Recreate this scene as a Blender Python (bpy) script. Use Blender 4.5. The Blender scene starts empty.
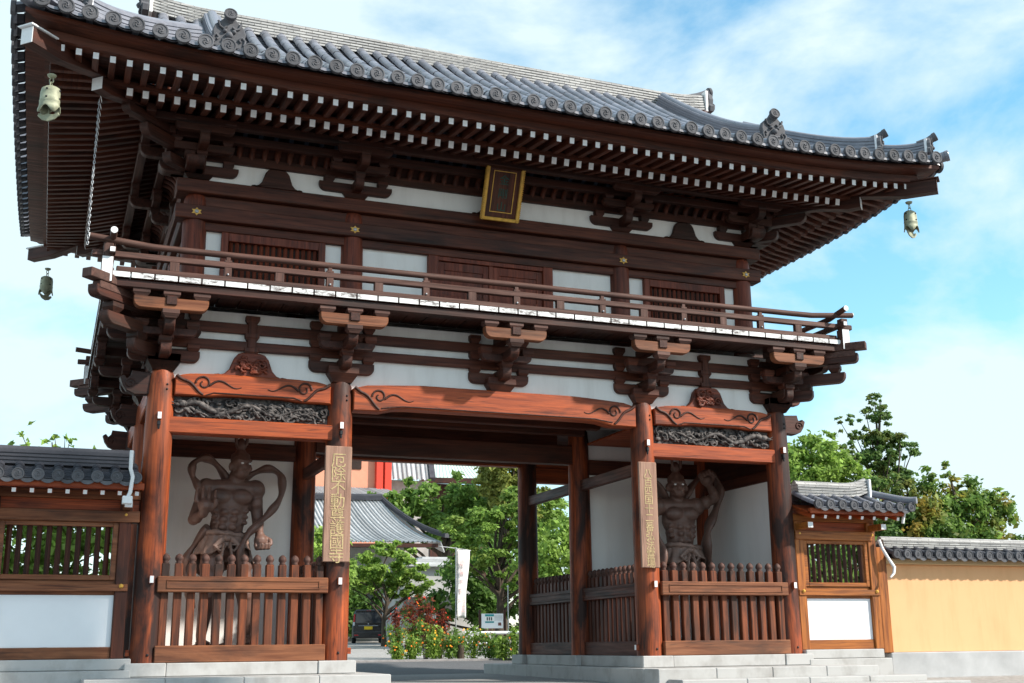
import bpy, math, random
from mathutils import Vector, Matrix
R = math.radians
rng = random.Random(7)
scene = bpy.context.scene
col = scene.collection

# ------------------------------------------------------------------ camera, sky, sun, exposure
cam_d = bpy.data.cameras.new('camera'); cam = bpy.data.objects.new('camera', cam_d); col.objects.link(cam)
yaw, pitch, roll = 0.3700, 0.2499, -0.0104
_f = Vector((math.sin(yaw)*math.cos(pitch), math.cos(yaw)*math.cos(pitch), math.sin(pitch)))
_r = Vector((math.cos(yaw), -math.sin(yaw), 0)); _u = _r.cross(_f)
_r2 = _r*math.cos(roll)+_u*math.sin(roll); _u2 = -_r*math.sin(roll)+_u*math.cos(roll)
cam.matrix_world = Matrix(((_r2.x,_u2.x,-_f.x,-7.4595),(_r2.y,_u2.y,-_f.y,-19.9987),(_r2.z,_u2.z,-_f.z,0.2212),(0,0,0,1)))
cam_d.sensor_width = 36; cam_d.lens = 1187.75/1024*36; cam_d.clip_start = .1; cam_d.clip_end = 6000
scene.camera = cam
scene.view_settings.view_transform = 'Standard'; scene.view_settings.look = 'None'
scene.view_settings.gamma = 1; scene.view_settings.use_curve_mapping = False
scene.view_settings.exposure = 0.95
SUN_AZ, SUN_EL = 50, 37       # degrees to the right of the facade's normal, and above the horizon
sd = bpy.data.lights.new('sun', 'SUN'); sun = bpy.data.objects.new('sun', sd); col.objects.link(sun)
sd.energy = 3.5; sd.angle = R(2.0); sd.color = (1, .93, .84)
_s = Vector((math.sin(R(SUN_AZ))*math.cos(R(SUN_EL)), -math.cos(R(SUN_AZ))*math.cos(R(SUN_EL)), math.sin(R(SUN_EL))))
sun.rotation_euler = _s.to_track_quat('Z', 'Y').to_euler(); sun.location = _s*60
w = bpy.data.worlds.new('World'); scene.world = w; w.use_nodes = True
nt = w.node_tree; nt.nodes.clear()
def N(t, **k):
    n = nt.nodes.new(t)
    for a, v in k.items(): setattr(n, a, v)
    return n
out = N('ShaderNodeOutputWorld'); sky = N('ShaderNodeTexSky', sky_type='NISHITA', sun_disc=False)
sky.sun_elevation = R(SUN_EL); sky.sun_rotation = R(180-SUN_AZ); sky.air_density = 1.0; sky.dust_density = .6; sky.ozone_density = 1.6
b1 = N('ShaderNodeBackground'); b1.inputs[1].default_value = .145
b2 = N('ShaderNodeBackground'); b2.inputs[0].default_value = (.80, .955, 1, 1); b2.inputs[1].default_value = .57
hs = N('ShaderNodeHueSaturation'); hs.inputs['Hue'].default_value = .476; hs.inputs['Saturation'].default_value = 1.22
tc = N('ShaderNodeTexCoord'); mp = N('ShaderNodeMapping'); mp.inputs['Scale'].default_value = (3.4, 3.4, 6.0); mp.inputs['Location'].default_value = (9.1, 4.4, .9)
n1 = N('ShaderNodeTexNoise'); n1.inputs['Scale'].default_value = 1.0; n1.inputs['Detail'].default_value = 8; n1.inputs['Roughness'].default_value = .56; n1.inputs['Distortion'].default_value = .25
cr = N('ShaderNodeValToRGB'); cr.color_ramp.elements[0].position = .39; cr.color_ramp.elements[0].color = (.06,)*3+(1,); cr.color_ramp.elements[1].position = .545
cr.color_ramp.elements[1].color = (.92,)*3+(1,)
mx = N('ShaderNodeMixShader'); L = nt.links.new
L(sky.outputs[0], hs.inputs['Color']); L(hs.outputs[0], b1.inputs[0])
L(tc.outputs['Generated'], mp.inputs[0]); L(mp.outputs[0], n1.inputs[0]); L(n1.outputs[0], cr.inputs[0])
L(cr.outputs[0], mx.inputs[0]); L(b1.outputs[0], mx.inputs[1]); L(b2.outputs[0], mx.inputs[2]); L(mx.outputs[0], out.inputs[0])

# ------------------------------------------------------------------ mesh helpers
def rotz(a): return Matrix.Rotation(a, 4, 'Z')
def T(x, y, z): return Matrix.Translation((x, y, z))
class MB:
    def __init__(s): s.v = []; s.f = []; s.m = []; s.sm = []
    def add(s, vs, fs, M=None, m=0, smooth=False):
        o = len(s.v)
        s.v += [tuple(M @ Vector(p)) for p in vs] if M is not None else [tuple(p) for p in vs]
        for f in fs: s.f.append(tuple(i+o for i in f)); s.m.append(m); s.sm.append(smooth)
    def box(s, x0, x1, y0, y1, z0, z1, ch=.006, M=None, m=0, caps=None):
        X, Y, Z = sorted((x0, x1)), sorted((y0, y1)), sorted((z0, z1))
        c = min(ch, (X[1]-X[0])*.3, (Y[1]-Y[0])*.3, (Z[1]-Z[0])*.3)
        vs = []; idx = {}
        for i in (0, 1):
            for j in (0, 1):
                for k in (0, 1):
                    p = (X[i], Y[j], Z[k]); d = (c if i == 0 else -c, c if j == 0 else -c, c if k == 0 else -c)
                    for a in range(3):
                        q = [p[t]+(0 if t == a else d[t]) for t in range(3)]; idx[i, j, k, a] = len(vs); vs.append(q)
        fs = []; ms = []
        names = {(0,0):'x0',(0,1):'x1',(1,0):'y0',(1,1):'y1',(2,0):'z0',(2,1):'z1'}
        for a in range(3):
            b, d = (a+1) % 3, (a+2) % 3
            for e in (0, 1):
                ring = []
                for (p, q) in ((0,0),(1,0),(1,1),(0,1)):
                    k = [0,0,0]; k[a] = e; k[b] = p; k[d] = q; ring.append(idx[k[0],k[1],k[2],a])
                if e == 0: ring = ring[::-1]
                fs.append(tuple(ring)); ms.append((caps or {}).get(names[a, e], m))
        for a in range(3):                      # edges along axis a
            b, d = (a+1) % 3, (a+2) % 3
            for p in (0, 1):
                for q in (0, 1):
                    k0 = [0,0,0]; k1 = [0,0,0]; k0[b] = k1[b] = p; k0[d] = k1[d] = q; k1[a] = 1
                    r = (idx[(*k0, b)], idx[(*k1, b)], idx[(*k1, d)], idx[(*k0, d)])
                    fs.append(r if p != q else r[::-1]); ms.append(m)
        for i in (0, 1):
            for j in (0, 1):
                for k in (0, 1):
                    t = (idx[i,j,k,0], idx[i,j,k,1], idx[i,j,k,2]); fs.append(t if (i+j+k) % 2 else t[::-1]); ms.append(m)
        o = len(s.v)
        s.v += [tuple(M @ Vector(p)) for p in vs] if M is not None else [tuple(p) for p in vs]
        for f, mm in zip(fs, ms): s.f.append(tuple(t+o for t in f)); s.m.append(mm); s.sm.append(False)
    def beam(s, p0, p1, w, h, ch=.006, m=0, caps=None):
        p0, p1 = Vector(p0), Vector(p1); d = p1-p0; Ln = d.length; d.normalize()
        x = Vector((0,0,1)).cross(d)
        if x.length < 1e-4: x = Vector((1,0,0))
        x.normalize(); z = d.cross(x)
        x = -x
        M = Matrix(((-x.x,d.x,z.x,p0.x),(-x.y,d.y,z.y,p0.y),(-x.z,d.z,z.z,p0.z),(0,0,0,1)))
        s.box(-w/2, w/2, 0, Ln, -h/2, h/2, ch, M, m, caps)
    def prism(s, poly, plane, d0, d1, M=None, m=0, ch=.012, mc=None):
        """poly of 2-D points (counter-clockwise), plane 'xz' extruded along y, 'yz' along x, 'xy' along z; soft chamfer"""
        n = len(poly); area = sum(poly[i][0]*poly[(i+1) % n][1]-poly[(i+1) % n][0]*poly[i][1] for i in range(n))
        if area < 0: poly = poly[::-1]
        d0, d1 = min(d0, d1), max(d0, d1); ch = min(ch, (d1-d0)*.3)
        def inset(c):
            o = []
            for i in range(n):
                a, b, e = Vector(poly[i-1]), Vector(poly[i]), Vector(poly[(i+1) % n])
                u, v = (b-a), (e-b)
                if u.length < 1e-6 or v.length < 1e-6: o.append(tuple(b)); continue
                u.normalize(); v.normalize(); nn = Vector((-u.y-v.y, u.x+v.x))
                if nn.length < 1e-3: o.append(tuple(b)); continue
                nn.normalize(); o.append(tuple(b+nn*c))
            return o
        I = inset(ch)
        def mk(p, d): return {'xz': (p[0], d, p[1]), 'yz': (d, p[0], p[1]), 'xy': (p[0], p[1], d)}[plane]
        vs = [mk(p, d0) for p in I]+[mk(p, d0+ch) for p in poly]+[mk(p, d1-ch) for p in poly]+[mk(p, d1) for p in I]
        fs = []
        for r in range(3):
            for i in range(n):
                j = (i+1) % n; fs.append((r*n+i, r*n+j, (r+1)*n+j, (r+1)*n+i))
        cap0, cap1 = tuple(range(n))[::-1], tuple(range(3*n, 4*n))
        fl = plane == 'xz'
        if fl: fs = [f[::-1] for f in fs]; cap0, cap1 = cap0[::-1], cap1[::-1]
        s.add(vs, fs, M, m); s.add(vs, [cap0, cap1], M, m if mc is None else mc)
    def lathe(s, prof, n=16, M=None, m=0, smooth=True):
        vs = [(r*math.cos(2*math.pi*i/n), r*math.sin(2*math.pi*i/n), z) for r, z in prof for i in range(n)]
        fs = [(k*n+i, k*n+(i+1) % n, (k+1)*n+(i+1) % n, (k+1)*n+i) for k in range(len(prof)-1) for i in range(n)]
        s.add(vs, fs, M, m, smooth)
        s.add(vs[:n], [tuple(range(n))[::-1]], M, m); s.add(vs[-n:], [tuple(range(n))], M, m)
    def tube(s, pts, rad, n=8, m=0, flat=1.0, smooth=True, caps=True, up=None):
        pts = [Vector(p) for p in pts]; k = len(pts)
        if not hasattr(rad, '__len__'): rad = [rad]*k
        vs = []; prev = None
        for i, p in enumerate(pts):
            t = (pts[min(i+1, k-1)]-pts[max(i-1, 0)])
            if t.length < 1e-7: t = Vector((0,0,1))
            t.normalize()
            a = up if up is not None else (Vector((0,0,1)) if abs(t.z) < .9 else Vector((0,1,0)))
            a = Vector(a)
            if up is None and prev is not None: a = prev
            x = a-t*a.dot(t)
            if x.length < 1e-5: x = t.orthogonal()
            x.normalize(); prev = x; y = t.cross(x)
            for j in range(n):
                an = 2*math.pi*j/n; vs.append(p+(x*math.cos(an)+y*math.sin(an)*flat)*rad[i])
        fs = [(i*n+j, i*n+(j+1) % n, (i+1)*n+(j+1) % n, (i+1)*n+j) for i in range(k-1) for j in range(n)]
        s.add(vs, fs, None, m, smooth)
        if caps: s.add(vs[:n], [tuple(range(n))[::-1]], None, m); s.add(vs[-n:], [tuple(range(n))], None, m)
    def sweep(s, path, prof, m=0, closed=True, caps=True, smooth=False, vertical=True):
        """profile of (lateral, height) swept along path; lateral is horizontal"""
        path = [Vector(p) for p in path]; k = len(path); n = len(prof); vs = []
        for i, p in enumerate(path):
            t = path[min(i+1, k-1)]-path[max(i-1, 0)]; t.normalize()
            x = t.cross(Vector((0,0,1))); x.normalize(); u = Vector((0,0,1)) if vertical else x.cross(t)
            vs += [p+x*a+u*b for a, b in prof]
        e = n if closed else n-1
        fs = [(i*n+j, (i+1)*n+j, (i+1)*n+(j+1) % n, i*n+(j+1) % n) for i in range(k-1) for j in range(e)]
        area = sum(prof[i][0]*prof[(i+1) % n][1]-prof[(i+1) % n][0]*prof[i][1] for i in range(n))
        if area < 0: fs = [f[::-1] for f in fs]
        s.add(vs, fs, None, m, smooth)
        if caps and closed:
            c0, c1 = tuple(range(n)), tuple(range((k-1)*n, k*n))
            if area < 0: c0, c1 = c0[::-1], c1[::-1]
            s.add(vs, [c0, c1[::-1]], None, m)
    def ball(s, c, r, n=12, M=None, m=0):
        """r = radius or 3 radii"""
        if not hasattr(r, '__len__'): r = (r, r, r)
        h = n//2; vs = [(c[0], c[1], c[2]-r[2])]
        for i in range(1, h):
            a = -math.pi/2+math.pi*i/h
            for j in range(n):
                b = 2*math.pi*j/n; vs.append((c[0]+r[0]*math.cos(a)*math.cos(b), c[1]+r[1]*math.cos(a)*math.sin(b), c[2]+r[2]*math.sin(a)))
        vs.append((c[0], c[1], c[2]+r[2])); fs = [(0, 1+(j+1) % n, 1+j) for j in range(n)]
        for i in range(h-2):
            for j in range(n): fs.append((1+i*n+j, 1+i*n+(j+1) % n, 1+(i+1)*n+(j+1) % n, 1+(i+1)*n+j))
        o = 1+(h-2)*n; fs += [(o+j, o+(j+1) % n, len(vs)-1) for j in range(n)]
        s.add(vs, fs, M, m, True)
    def build(s, name, mats, parent=None, loc=(0,0,0), rz=0):
        me = bpy.data.meshes.new(name); me.from_pydata(s.v, [], s.f)
        for mt in (mats if isinstance(mats, (list, tuple)) else [mats]): me.materials.append(mt)
        me.polygons.foreach_set('material_index', s.m); me.polygons.foreach_set('use_smooth', s.sm); me.update()
        o = bpy.data.objects.new(name, me); col.objects.link(o); o.parent = parent
        o.location = loc; o.rotation_euler = (0, 0, rz)
        return o
def tag(o, label=None, cat=None, group=None, kind=None):
    if label: o['label'] = label
    if cat: o['category'] = cat
    if group: o['group'] = group
    if kind: o['kind'] = kind
    return o
def thing(name, label, cat, loc=(0,0,0), rz=0, group=None):
    o = bpy.data.objects.new(name, None); col.objects.link(o); o.location = loc; o.rotation_euler = (0,0,rz); o.empty_display_size = .3
    return tag(o, label, cat, group)
def dup(o, parent=None, loc=None, rz=None, sx=None):
    c = o.copy(); col.objects.link(c); c.parent = parent
    if loc is not None: c.location = loc
    if rz is not None: c.rotation_euler = (c.rotation_euler.x, c.rotation_euler.y, rz)
    for ch in list(o.children): dup(ch, c)
    return c

# ------------------------------------------------------------------ materials
MATS = {}
class NT:
    def __init__(s, name):
        s.mat = bpy.data.materials.new(name); s.mat.use_nodes = True; s.t = s.mat.node_tree; s.b = s.t.nodes['Principled BSDF']; MATS[name] = s.mat
    def n(s, t, **k):
        q = s.t.nodes.new(t)
        for a, v in k.items():
            if a in q.inputs: q.inputs[a].default_value = v
            else: setattr(q, a, v)
        return q
    def l(s, a, b): s.t.links.new(a, b)
    def coords(s, scale=(1,1,1), rnd=True, kind='Object'):
        tc = s.n('ShaderNodeTexCoord'); mp = s.n('ShaderNodeMapping'); mp.inputs['Scale'].default_value = scale
        if rnd:
            oi = s.n('ShaderNodeObjectInfo'); mu = s.n('ShaderNodeVectorMath', operation='MULTIPLY_ADD')
            cb = s.n('ShaderNodeCombineXYZ')
            for i in range(3): s.l(oi.outputs['Random'], cb.inputs[i])
            mu.inputs[1].default_value = (13.1, 7.7, 9.3); s.l(cb.outputs[0], mu.inputs[0]); s.l(tc.outputs[kind], mu.inputs[2]); s.l(mu.outputs[0], mp.inputs[0])
        else: s.l(tc.outputs[kind], mp.inputs[0])
        return mp.outputs[0]
    def noise(s, vec, scale, detail=4, rough=.55, dist=0):
        q = s.n('ShaderNodeTexNoise', Scale=scale, Detail=detail, Roughness=rough, Distortion=dist); s.l(vec, q.inputs['Vector']); return q.outputs[0]
    def ramp(s, fac, *stops):
        q = s.n('ShaderNodeValToRGB'); e = q.color_ramp.elements
        while len(e) < len(stops): e.new(.5)
        for k, (p, c) in zip(e, stops): k.position = p; k.color = (c[0], c[1], c[2], 1) if hasattr(c, '__len__') else (c, c, c, 1)
        s.l(fac, q.inputs[0]); return q.outputs[0]
    def mix(s, fac, a, b, mode='MIX'):
        q = s.n('ShaderNodeMix', data_type='RGBA', blend_type=mode)
        for v, i in ((fac, 0), (a, 6), (b, 7)):
            if hasattr(v, 'is_output'): s.l(v, q.inputs[i])
            else: q.inputs[i].default_value = v if i == 0 else (v[0], v[1], v[2], 1)
        return q.outputs[2]
    def bump(s, h, strength=.3, dist=.01):
        q = s.n('ShaderNodeBump', Strength=strength, Distance=dist); s.l(h, q.inputs['Height']); s.l(q.outputs[0], s.b.inputs['Normal'])
    def base(s, c):
        if hasattr(c, 'is_output'): s.l(c, s.b.inputs['Base Color'])
        else: s.b.inputs['Base Color'].default_value = (c[0], c[1], c[2], 1)
    def rough(s, r, spec=.5):
        if hasattr(r, 'is_output'): s.l(r, s.b.inputs['Roughness'])
        else: s.b.inputs['Roughness'].default_value = r
        s.b.inputs['Specular IOR Level'].default_value = spec
def wood(name, lo, hi, dark, axis, rough=.5, stain=(.5, .68), scale=1.0):
    s = NT(name); sc = [15, 15, 15]; sc['xyz'.index(axis)] = .9
    v = s.coords(tuple(a*scale for a in sc)); v2 = s.coords(tuple((a*.12 if a > 5 else a*.6)*scale for a in sc))
    g = s.noise(v, 1.0, 8, .62, .4); c = s.ramp(g, (.3, lo), (.68, hi))
    st = s.ramp(s.noise(v2, 1.0, 5, .6, .6), (stain[0], 0), (stain[1], .92)); c = s.mix(st, c, dark)
    v3 = s.coords(tuple(a*scale for a in [.22 if k == 'xyz'.index(axis) else 8 for k in range(3)])); n3 = s.noise(v3, 1.0, 4, .55)
    c = s.mix(s.ramp(n3, (.480, 0), (.5, .6), (.520, 0)), c, tuple(x*.35 for x in dark))          # drying cracks
    n4 = s.noise(s.coords(tuple(a*scale for a in [.5 if k == 'xyz'.index(axis) else 2.2 for k in range(3)])), 1.0, 3)
    c = s.mix(s.ramp(n4, (.55, 0), (.75, .22)), c, (.75*hi[0]+.06, .85*hi[1]+.05, hi[2]+.035))                     # faded patches
    oi = s.n('ShaderNodeObjectInfo'); c = s.mix(1.0, c, s.ramp(oi.outputs['Random'], (0, .84), (1, 1.0)), 'MULTIPLY'); s.base(c)
    s.rough(s.ramp(g, (.3, rough+.14), (.7, rough-.06)), .35); s.bump(g, .35, .012); return s.mat
LO, HI, DK = (.17, .028, .009), (.51, .097, .020), (.045, .013, .008)
W = {a: wood('timber_'+a, LO, HI, DK, a, .5, (.57, .8)) for a in 'xyz'}                        # red-stained gate timber
WP = {a: wood('aged_post_'+a, (.11, .022, .009), (.47, .094, .021), (.014, .008, .007), a, .55, (.43, .60)) for a in 'z'}
WU = {a: wood('brown_shade_timber_'+a, (.032, .010, .006), (.082, .021, .010), (.011, .006, .004), a, .55, (.5, .75)) for a in 'xyz'}   # eaves and brackets, their deep shade put into the colour
WM = {a: wood('aged_shade_timber_'+a, (.048, .012, .007), (.14, .034, .013), (.016, .008, .006), a, .55, (.5, .75)) for a in 'xyz'}  # aged tone, darkened further for shade under the eaves and in the passage
WR = {a: wood('deep_red_timber_'+a, (.095, .018, .009), (.25, .048, .017), (.03, .012, .008), a, .5, (.52, .76)) for a in 'xyz'}
WF = {a: wood('fence_timber_'+a, (.055, .018, .010), (.27, .068, .020), (.02, .011, .008), a, .6, (.46, .62)) for a in 'xz'}
WG = {a: wood('grey_timber_'+a, (.06, .027, .020), (.14, .064, .047), (.028, .016, .013), a, .65, (.52, .75)) for a in 'xyz'}   # weathered rails
WB = {a: wood('amber_timber_'+a, (.20, .055, .010), (.50, .165, .032), (.08, .022, .007), a, .45, (.55, .8)) for a in 'xz'}      # newer wing walls
WK = {a: wood('scuffed_timber_'+a, (.12, .035, .014), (.30, .11, .045), (.05, .022, .013), a, .6, (.5, .72)) for a in 'x'}
WS = wood('sign_timber', (.24, .13, .09), (.40, .235, .165), (.13, .065, .048), 'z', .65, (.52, .8))
def plain(name, c, rough=.6, spec=.4, var=.12, scale=6, metal=0, bump=0):
    s = NT(name); v = s.coords((1,1,1)); g = s.noise(v, scale, 6, .6)
    lo = tuple(x*(1-var) for x in c); hi = tuple(min(1, x*(1+var)) for x in c)
    s.base(s.ramp(g, (.3, lo), (.7, hi))); s.rough(rough, spec); s.b.inputs['Metallic'].default_value = metal
    if bump: s.bump(s.noise(v, scale*6, 4, .6), bump, .01)
    return s.mat
def stained(name, c, stain, amt, sc=(2.2, 2.2, .35), rough=.9, z0=0):
    s = NT(name); v = s.coords(sc); n = s.noise(v, 1.6, 7, .62); n2 = s.noise(s.coords((1,1,1)), 1.3, 6, .6); n3 = s.noise(s.coords((1,1,1)), 14, 4, .6)
    k = s.mix(s.ramp(n, (.48, 0), (.78, amt)), c, stain); k = s.mix(s.ramp(n2, (.5, 0), (.8, amt*.7)), k, tuple(x*.82 for x in c)); s.base(k); s.rough(rough, .2); s.bump(n3, .12, .008); return s.mat
ROOMW = stained('room_plaster', (.86, .82, .78), (.62, .58, .53), .3)
PLASTER = stained('white_plaster', (.88, .85, .815), (.55, .50, .45), .35)
PANEL = plain('white_panel', (.80, .81, .83), .6, .3, .03, 1.5)
WHITE = plain('white_paint', (.80, .80, .80), .6, .3, .06, 20)
def worn_white():
    s = NT('worn_white'); v = s.coords((4, 12, 12)); n = s.noise(v, 2.2, 8, .7)
    v2 = s.coords((.75, 3, 3)); n2 = s.noise(v2, 1.6, 3)
    m = s.n('ShaderNodeMath', operation='MULTIPLY'); s.l(s.ramp(n, (.44, 0), (.60, 1)), m.inputs[0]); s.l(s.ramp(n2, (.42, 0), (.54, 1)), m.inputs[1])
    s.base(s.mix(m.outputs[0], (.8, .8, .79), (.10, .08, .075))); s.rough(.65, .3); return s.mat
WORN = worn_white()
YELLOW = stained('ochre_plaster', (.76, .43, .22), (.60, .32, .15), .6)
TAN = plain('tan_mortar', (.52, .36, .2), .9, .15, .06, 2)
STONE = stained('granite', (.45, .44, .425), (.24, .22, .20), .75, (1.6, 1.6, 1.2))
STONE2 = plain('dark_granite', (.30, .29, .29), .8, .3, .2, 7, bump=.3)
def tile(name, lo, hi, rough, spec=.5):
    s = NT(name); v = s.coords((1,1,1), rnd=False); n = s.noise(v, 2.5, 8, .65); n2 = s.noise(v, 22, 3, .6)
    c = s.ramp(n, (.3, lo), (.7, hi)); c = s.mix(s.ramp(n2, (.55, 0), (.75, .35)), c, tuple(x*1.5 for x in hi))
    gi = s.n('ShaderNodeNewGeometry'); c = s.mix(1.0, c, s.ramp(gi.outputs['Random Per Island'], (0, .62), (.5, .86), (1, 1.0)), 'MULTIPLY'); s.base(c)
    s.rough(s.ramp(n, (.3, rough-.1), (.7, rough+.12)), spec); s.bump(n2, .15, .01); return s.mat
TILE = tile('ash_tile', (.155, .16, .19), (.25, .255, .295), .36, .6)
def ridge_tile():
    s = NT('ridge_tile'); tc = s.n('ShaderNodeTexCoord'); sp = s.n('ShaderNodeSeparateXYZ'); cb = s.n('ShaderNodeCombineXYZ'); ad = s.n('ShaderNodeMath', operation='ADD')
    s.l(tc.outputs['Object'], sp.inputs[0]); s.l(sp.outputs[0], ad.inputs[0]); s.l(sp.outputs[1], ad.inputs[1]); s.l(ad.outputs[0], cb.inputs[0]); s.l(sp.outputs[2], cb.inputs[1])
    br = s.n('ShaderNodeTexBrick'); br.inputs['Scale'].default_value = 1; br.inputs['Brick Width'].default_value = .27; br.inputs['Row Height'].default_value = .0667; br.inputs['Mortar Size'].default_value = .006
    br.inputs['Color1'].default_value = (.30, .295, .29, 1); br.inputs['Color2'].default_value = (.47, .46, .44, 1); br.inputs['Mortar'].default_value = (.10, .095, .09, 1); br.inputs['Bias'].default_value = .1
    s.l(cb.outputs[0], br.inputs['Vector']); n = s.noise(s.coords((1,1,1), False), 4, 6, .6); s.base(s.mix(s.ramp(n, (.45, 0), (.75, .5)), br.outputs[0], (.20, .195, .19))); s.rough(.6, .4); return s.mat
TILE_R = ridge_tile(); TILE_E = tile('end_tile', (.085, .085, .095), (.15, .15, .16), .75, .25)
TILE_D = tile('dark_tile', (.045, .045, .055), (.08, .08, .093), .62, .3)
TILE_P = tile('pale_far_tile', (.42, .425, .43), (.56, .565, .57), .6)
def carving():
    s = NT('carved_relief'); v = s.coords((1,1,1), rnd=False); n = s.noise(v, 7, 6, .6, 1.2)
    s.base(s.ramp(n, (.40, (.018, .015, .015)), (.64, (.16, .14, .13)))); s.rough(.7, .3); return s.mat  # noise paints dark gaps and pale highlights into the relief's colour
CARVE = carving()
IRON = plain('black_iron', (.03, .03, .032), .5, .5, .2, 8, .6)
GOLD = plain('gilt_metal', (.72, .40, .07), .42, .5, .22, 14, .15)
BRONZE = plain('pale_bronze', (.30, .31, .215), .6, .4, .35, 10, .15)
STEEL = plain('steel', (.45, .46, .48), .4, .5, .1, 8, .7)
FADED_GOLD = plain('faded_gold_letters', (.45, .34, .17), .6, .4, .35, 20)
GREEN_INK = plain('green_ink', (.012, .07, .055), .6)
CLAY = plain('statue_wood', (.15, .080, .060), .5, .45, .3, 5, bump=.25)
CLAY_L = plain('statue_cloth', (.22, .135, .105), .55, .4, .3, 6, bump=.25)
EYE = plain('crystal_eye', (.85, .85, .85), .2, .6, .02)
PINK_INK = plain('faded_pink_ink', (.80, .55, .55), .8)
CLOTH = plain('banner_cloth', (.86, .84, .83), .85, .2, .03, 3)
DARKV = plain('shade_boarding', (.035, .022, .018), .8, .2, .3, 3)  # near-black colour stands for shade behind lattice bars and in openings

# ------------------------------------------------------------------ the gate
CX = (-5.93, -2.93, 2.93, 5.93); CY = (0, 2.95, 5.9); UX = (-5.52, -2.713, 2.713, 5.52)
gate = thing('temple_gate', 'two storey red timber temple gate with white plaster, balcony and grey tiled roof', 'temple gate', (0, 0, -.2))
GZ = .2                                          # parts are built in world metres, the Empty stands on the platform
class G(MB):
    def build(s, name, mats, parent=gate, loc=(0,0,0), rz=0):
        if parent is gate: loc = (loc[0], loc[1], loc[2]+GZ)
        return MB.build(s, name, mats, parent, loc, rz)
def gdup(o, loc, rz=0, parent=gate): return dup(o, parent, (loc[0], loc[1], loc[2]+(GZ if parent is gate else 0)), rz)

# --- lower columns
m = G(); m.lathe([(.235,0),(.235,.02),(.234,1.2),(.23,2.4),(.223,3.6),(.216,4.4),(.20,4.6),(.17,4.68)], 28)
c0 = m.build('column', WP['z'], loc=(CX[0], CY[0], 0))
def cap(y0, y1, z, x=0, w=.07, h=.12):
    q = G(); q.box(x-w/2, x+w/2, y0, y1, z-h/2, z+h/2, .006, caps={'y0': 1}); return q
m = cap(-.31, -.15, 3.88, -.02); m.box(-.045, .005, -.285, -.20, 3.72, 3.80, .01, m=2); m.lathe([(.012,3.66),(.02,3.69),(.02,3.73)], 8, T(-.02,-.255,0), 2); k1 = m.build('beam_end', [W['y'], WHITE, IRON], c0)
m = cap(-.31, -.15, 1.27, .02); k2 = m.build('beam_end', [W['y'], WHITE], c0)
m = G(); m.ball((.03, -.235, .12), .022, 8); m.ball((.08, -.205, 4.42), .018, 8); m.ball((.08, -.207, 4.34), .018, 8); m.build('nail', IRON, c0)
m = cap(-.06, .06, .16, 0, .07, .1); m2 = G(); m2.box(-.29, -.19, -.04, .04, .1, .2, .006, caps={'x0': 1}); m2.box(.19, .29, -.04, .04, .1, .2, .006); m2.build('beam_end', [W['x'], WHITE], c0)
for i, x in enumerate(CX):
    for j, y in enumerate(CY):
        if i or j:
            if j == 0: gdup(c0, (x, y, 0))
            else:
                o = c0.copy(); col.objects.link(o); o.parent = gate; o.location = (x, y, GZ)
# --- stylised cloud-scroll relief
def spiral(cx, cz, r0, r1, a0, turns, y, n=22):
    return [(cx+(r0+(r1-r0)*t/n)*math.cos(a0+turns*2*math.pi*t/n), y, cz+(r0+(r1-r0)*t/n)*math.sin(a0+turns*2*math.pi*t/n)) for t in range(n+1)]
def wave(p, q, amp, k, y, n=18):
    return [(p[0]+(q[0]-p[0])*t/n, y, p[1]+(q[1]-p[1])*t/n+amp*math.sin(k*2*math.pi*t/n)*(1-t/n*.6)) for t in range(n+1)]
def taper(n, a, b): return [a+(b-a)*i/(n-1) for i in range(n)]
def rainbow(x0, x1, z0, z1, camber, y=-.19, back=.12):
    n = 22; top = []; bot = []
    for i in range(n+1):
        t = i/n; x = x0+(x1-x0)*t; b = math.sin(math.pi*t)
        e = min(t, 1-t)*(x1-x0); sh = .05*max(0, 1-e/.3)**2
        top.append((x, z1+camber*min(1, b*1.5)-sh)); bot.append((x, z0+camber*1.0*min(1, max(0, (e-.55)/.25))))
    q = G(); q.prism(bot+top[::-1], 'xz', y, back, None, 0, .02); b = q.build('rainbow_beam', W['x'])
    q = G(); yy = y-.003; h = z1-z0; n1 = 19
    for sg, xe in ((1, x0), (-1, x1)):
        X = lambda d: xe+sg*d
        for pts, ra, rb in (
            ([(X(.02+.44*t/14), yy, z1-.03-.30*h/.36*(t/14)**1.2-.02*math.sin(t/14*9)) for t in range(15)], .03, .022),
            (spiral(X(.46), z0+h*.60, .13, .035, math.pi if sg > 0 else 0, -1.15*sg, yy), .02, .014),
            ([(X(.56+.52*t/18), yy, z0+h*.52+.07*math.sin(t/18*5.4)+.05*t/18) for t in range(19)], .022, .007)):
            q.tube(pts, taper(len(pts), ra, rb), 6, 0, 1)
    Lx = x1-x0; q.tube([(x0+.5+(Lx-1.0)*t/24, yy, z0+camber+.035-(.05*max(0, 1-min(t, 24-t)/2.0))) for t in range(25)], .012, 6)
    q.build('scroll_carving', WU['z'], b); return b
rainbow(CX[0]+.2, CX[1]-.2, 4.26, 4.62, .03); rainbow(CX[2]+.2, CX[3]-.2, 4.26, 4.62, .03); rainbow(CX[1]+.2, CX[2]-.2, 4.18, 4.62, .075)
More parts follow.
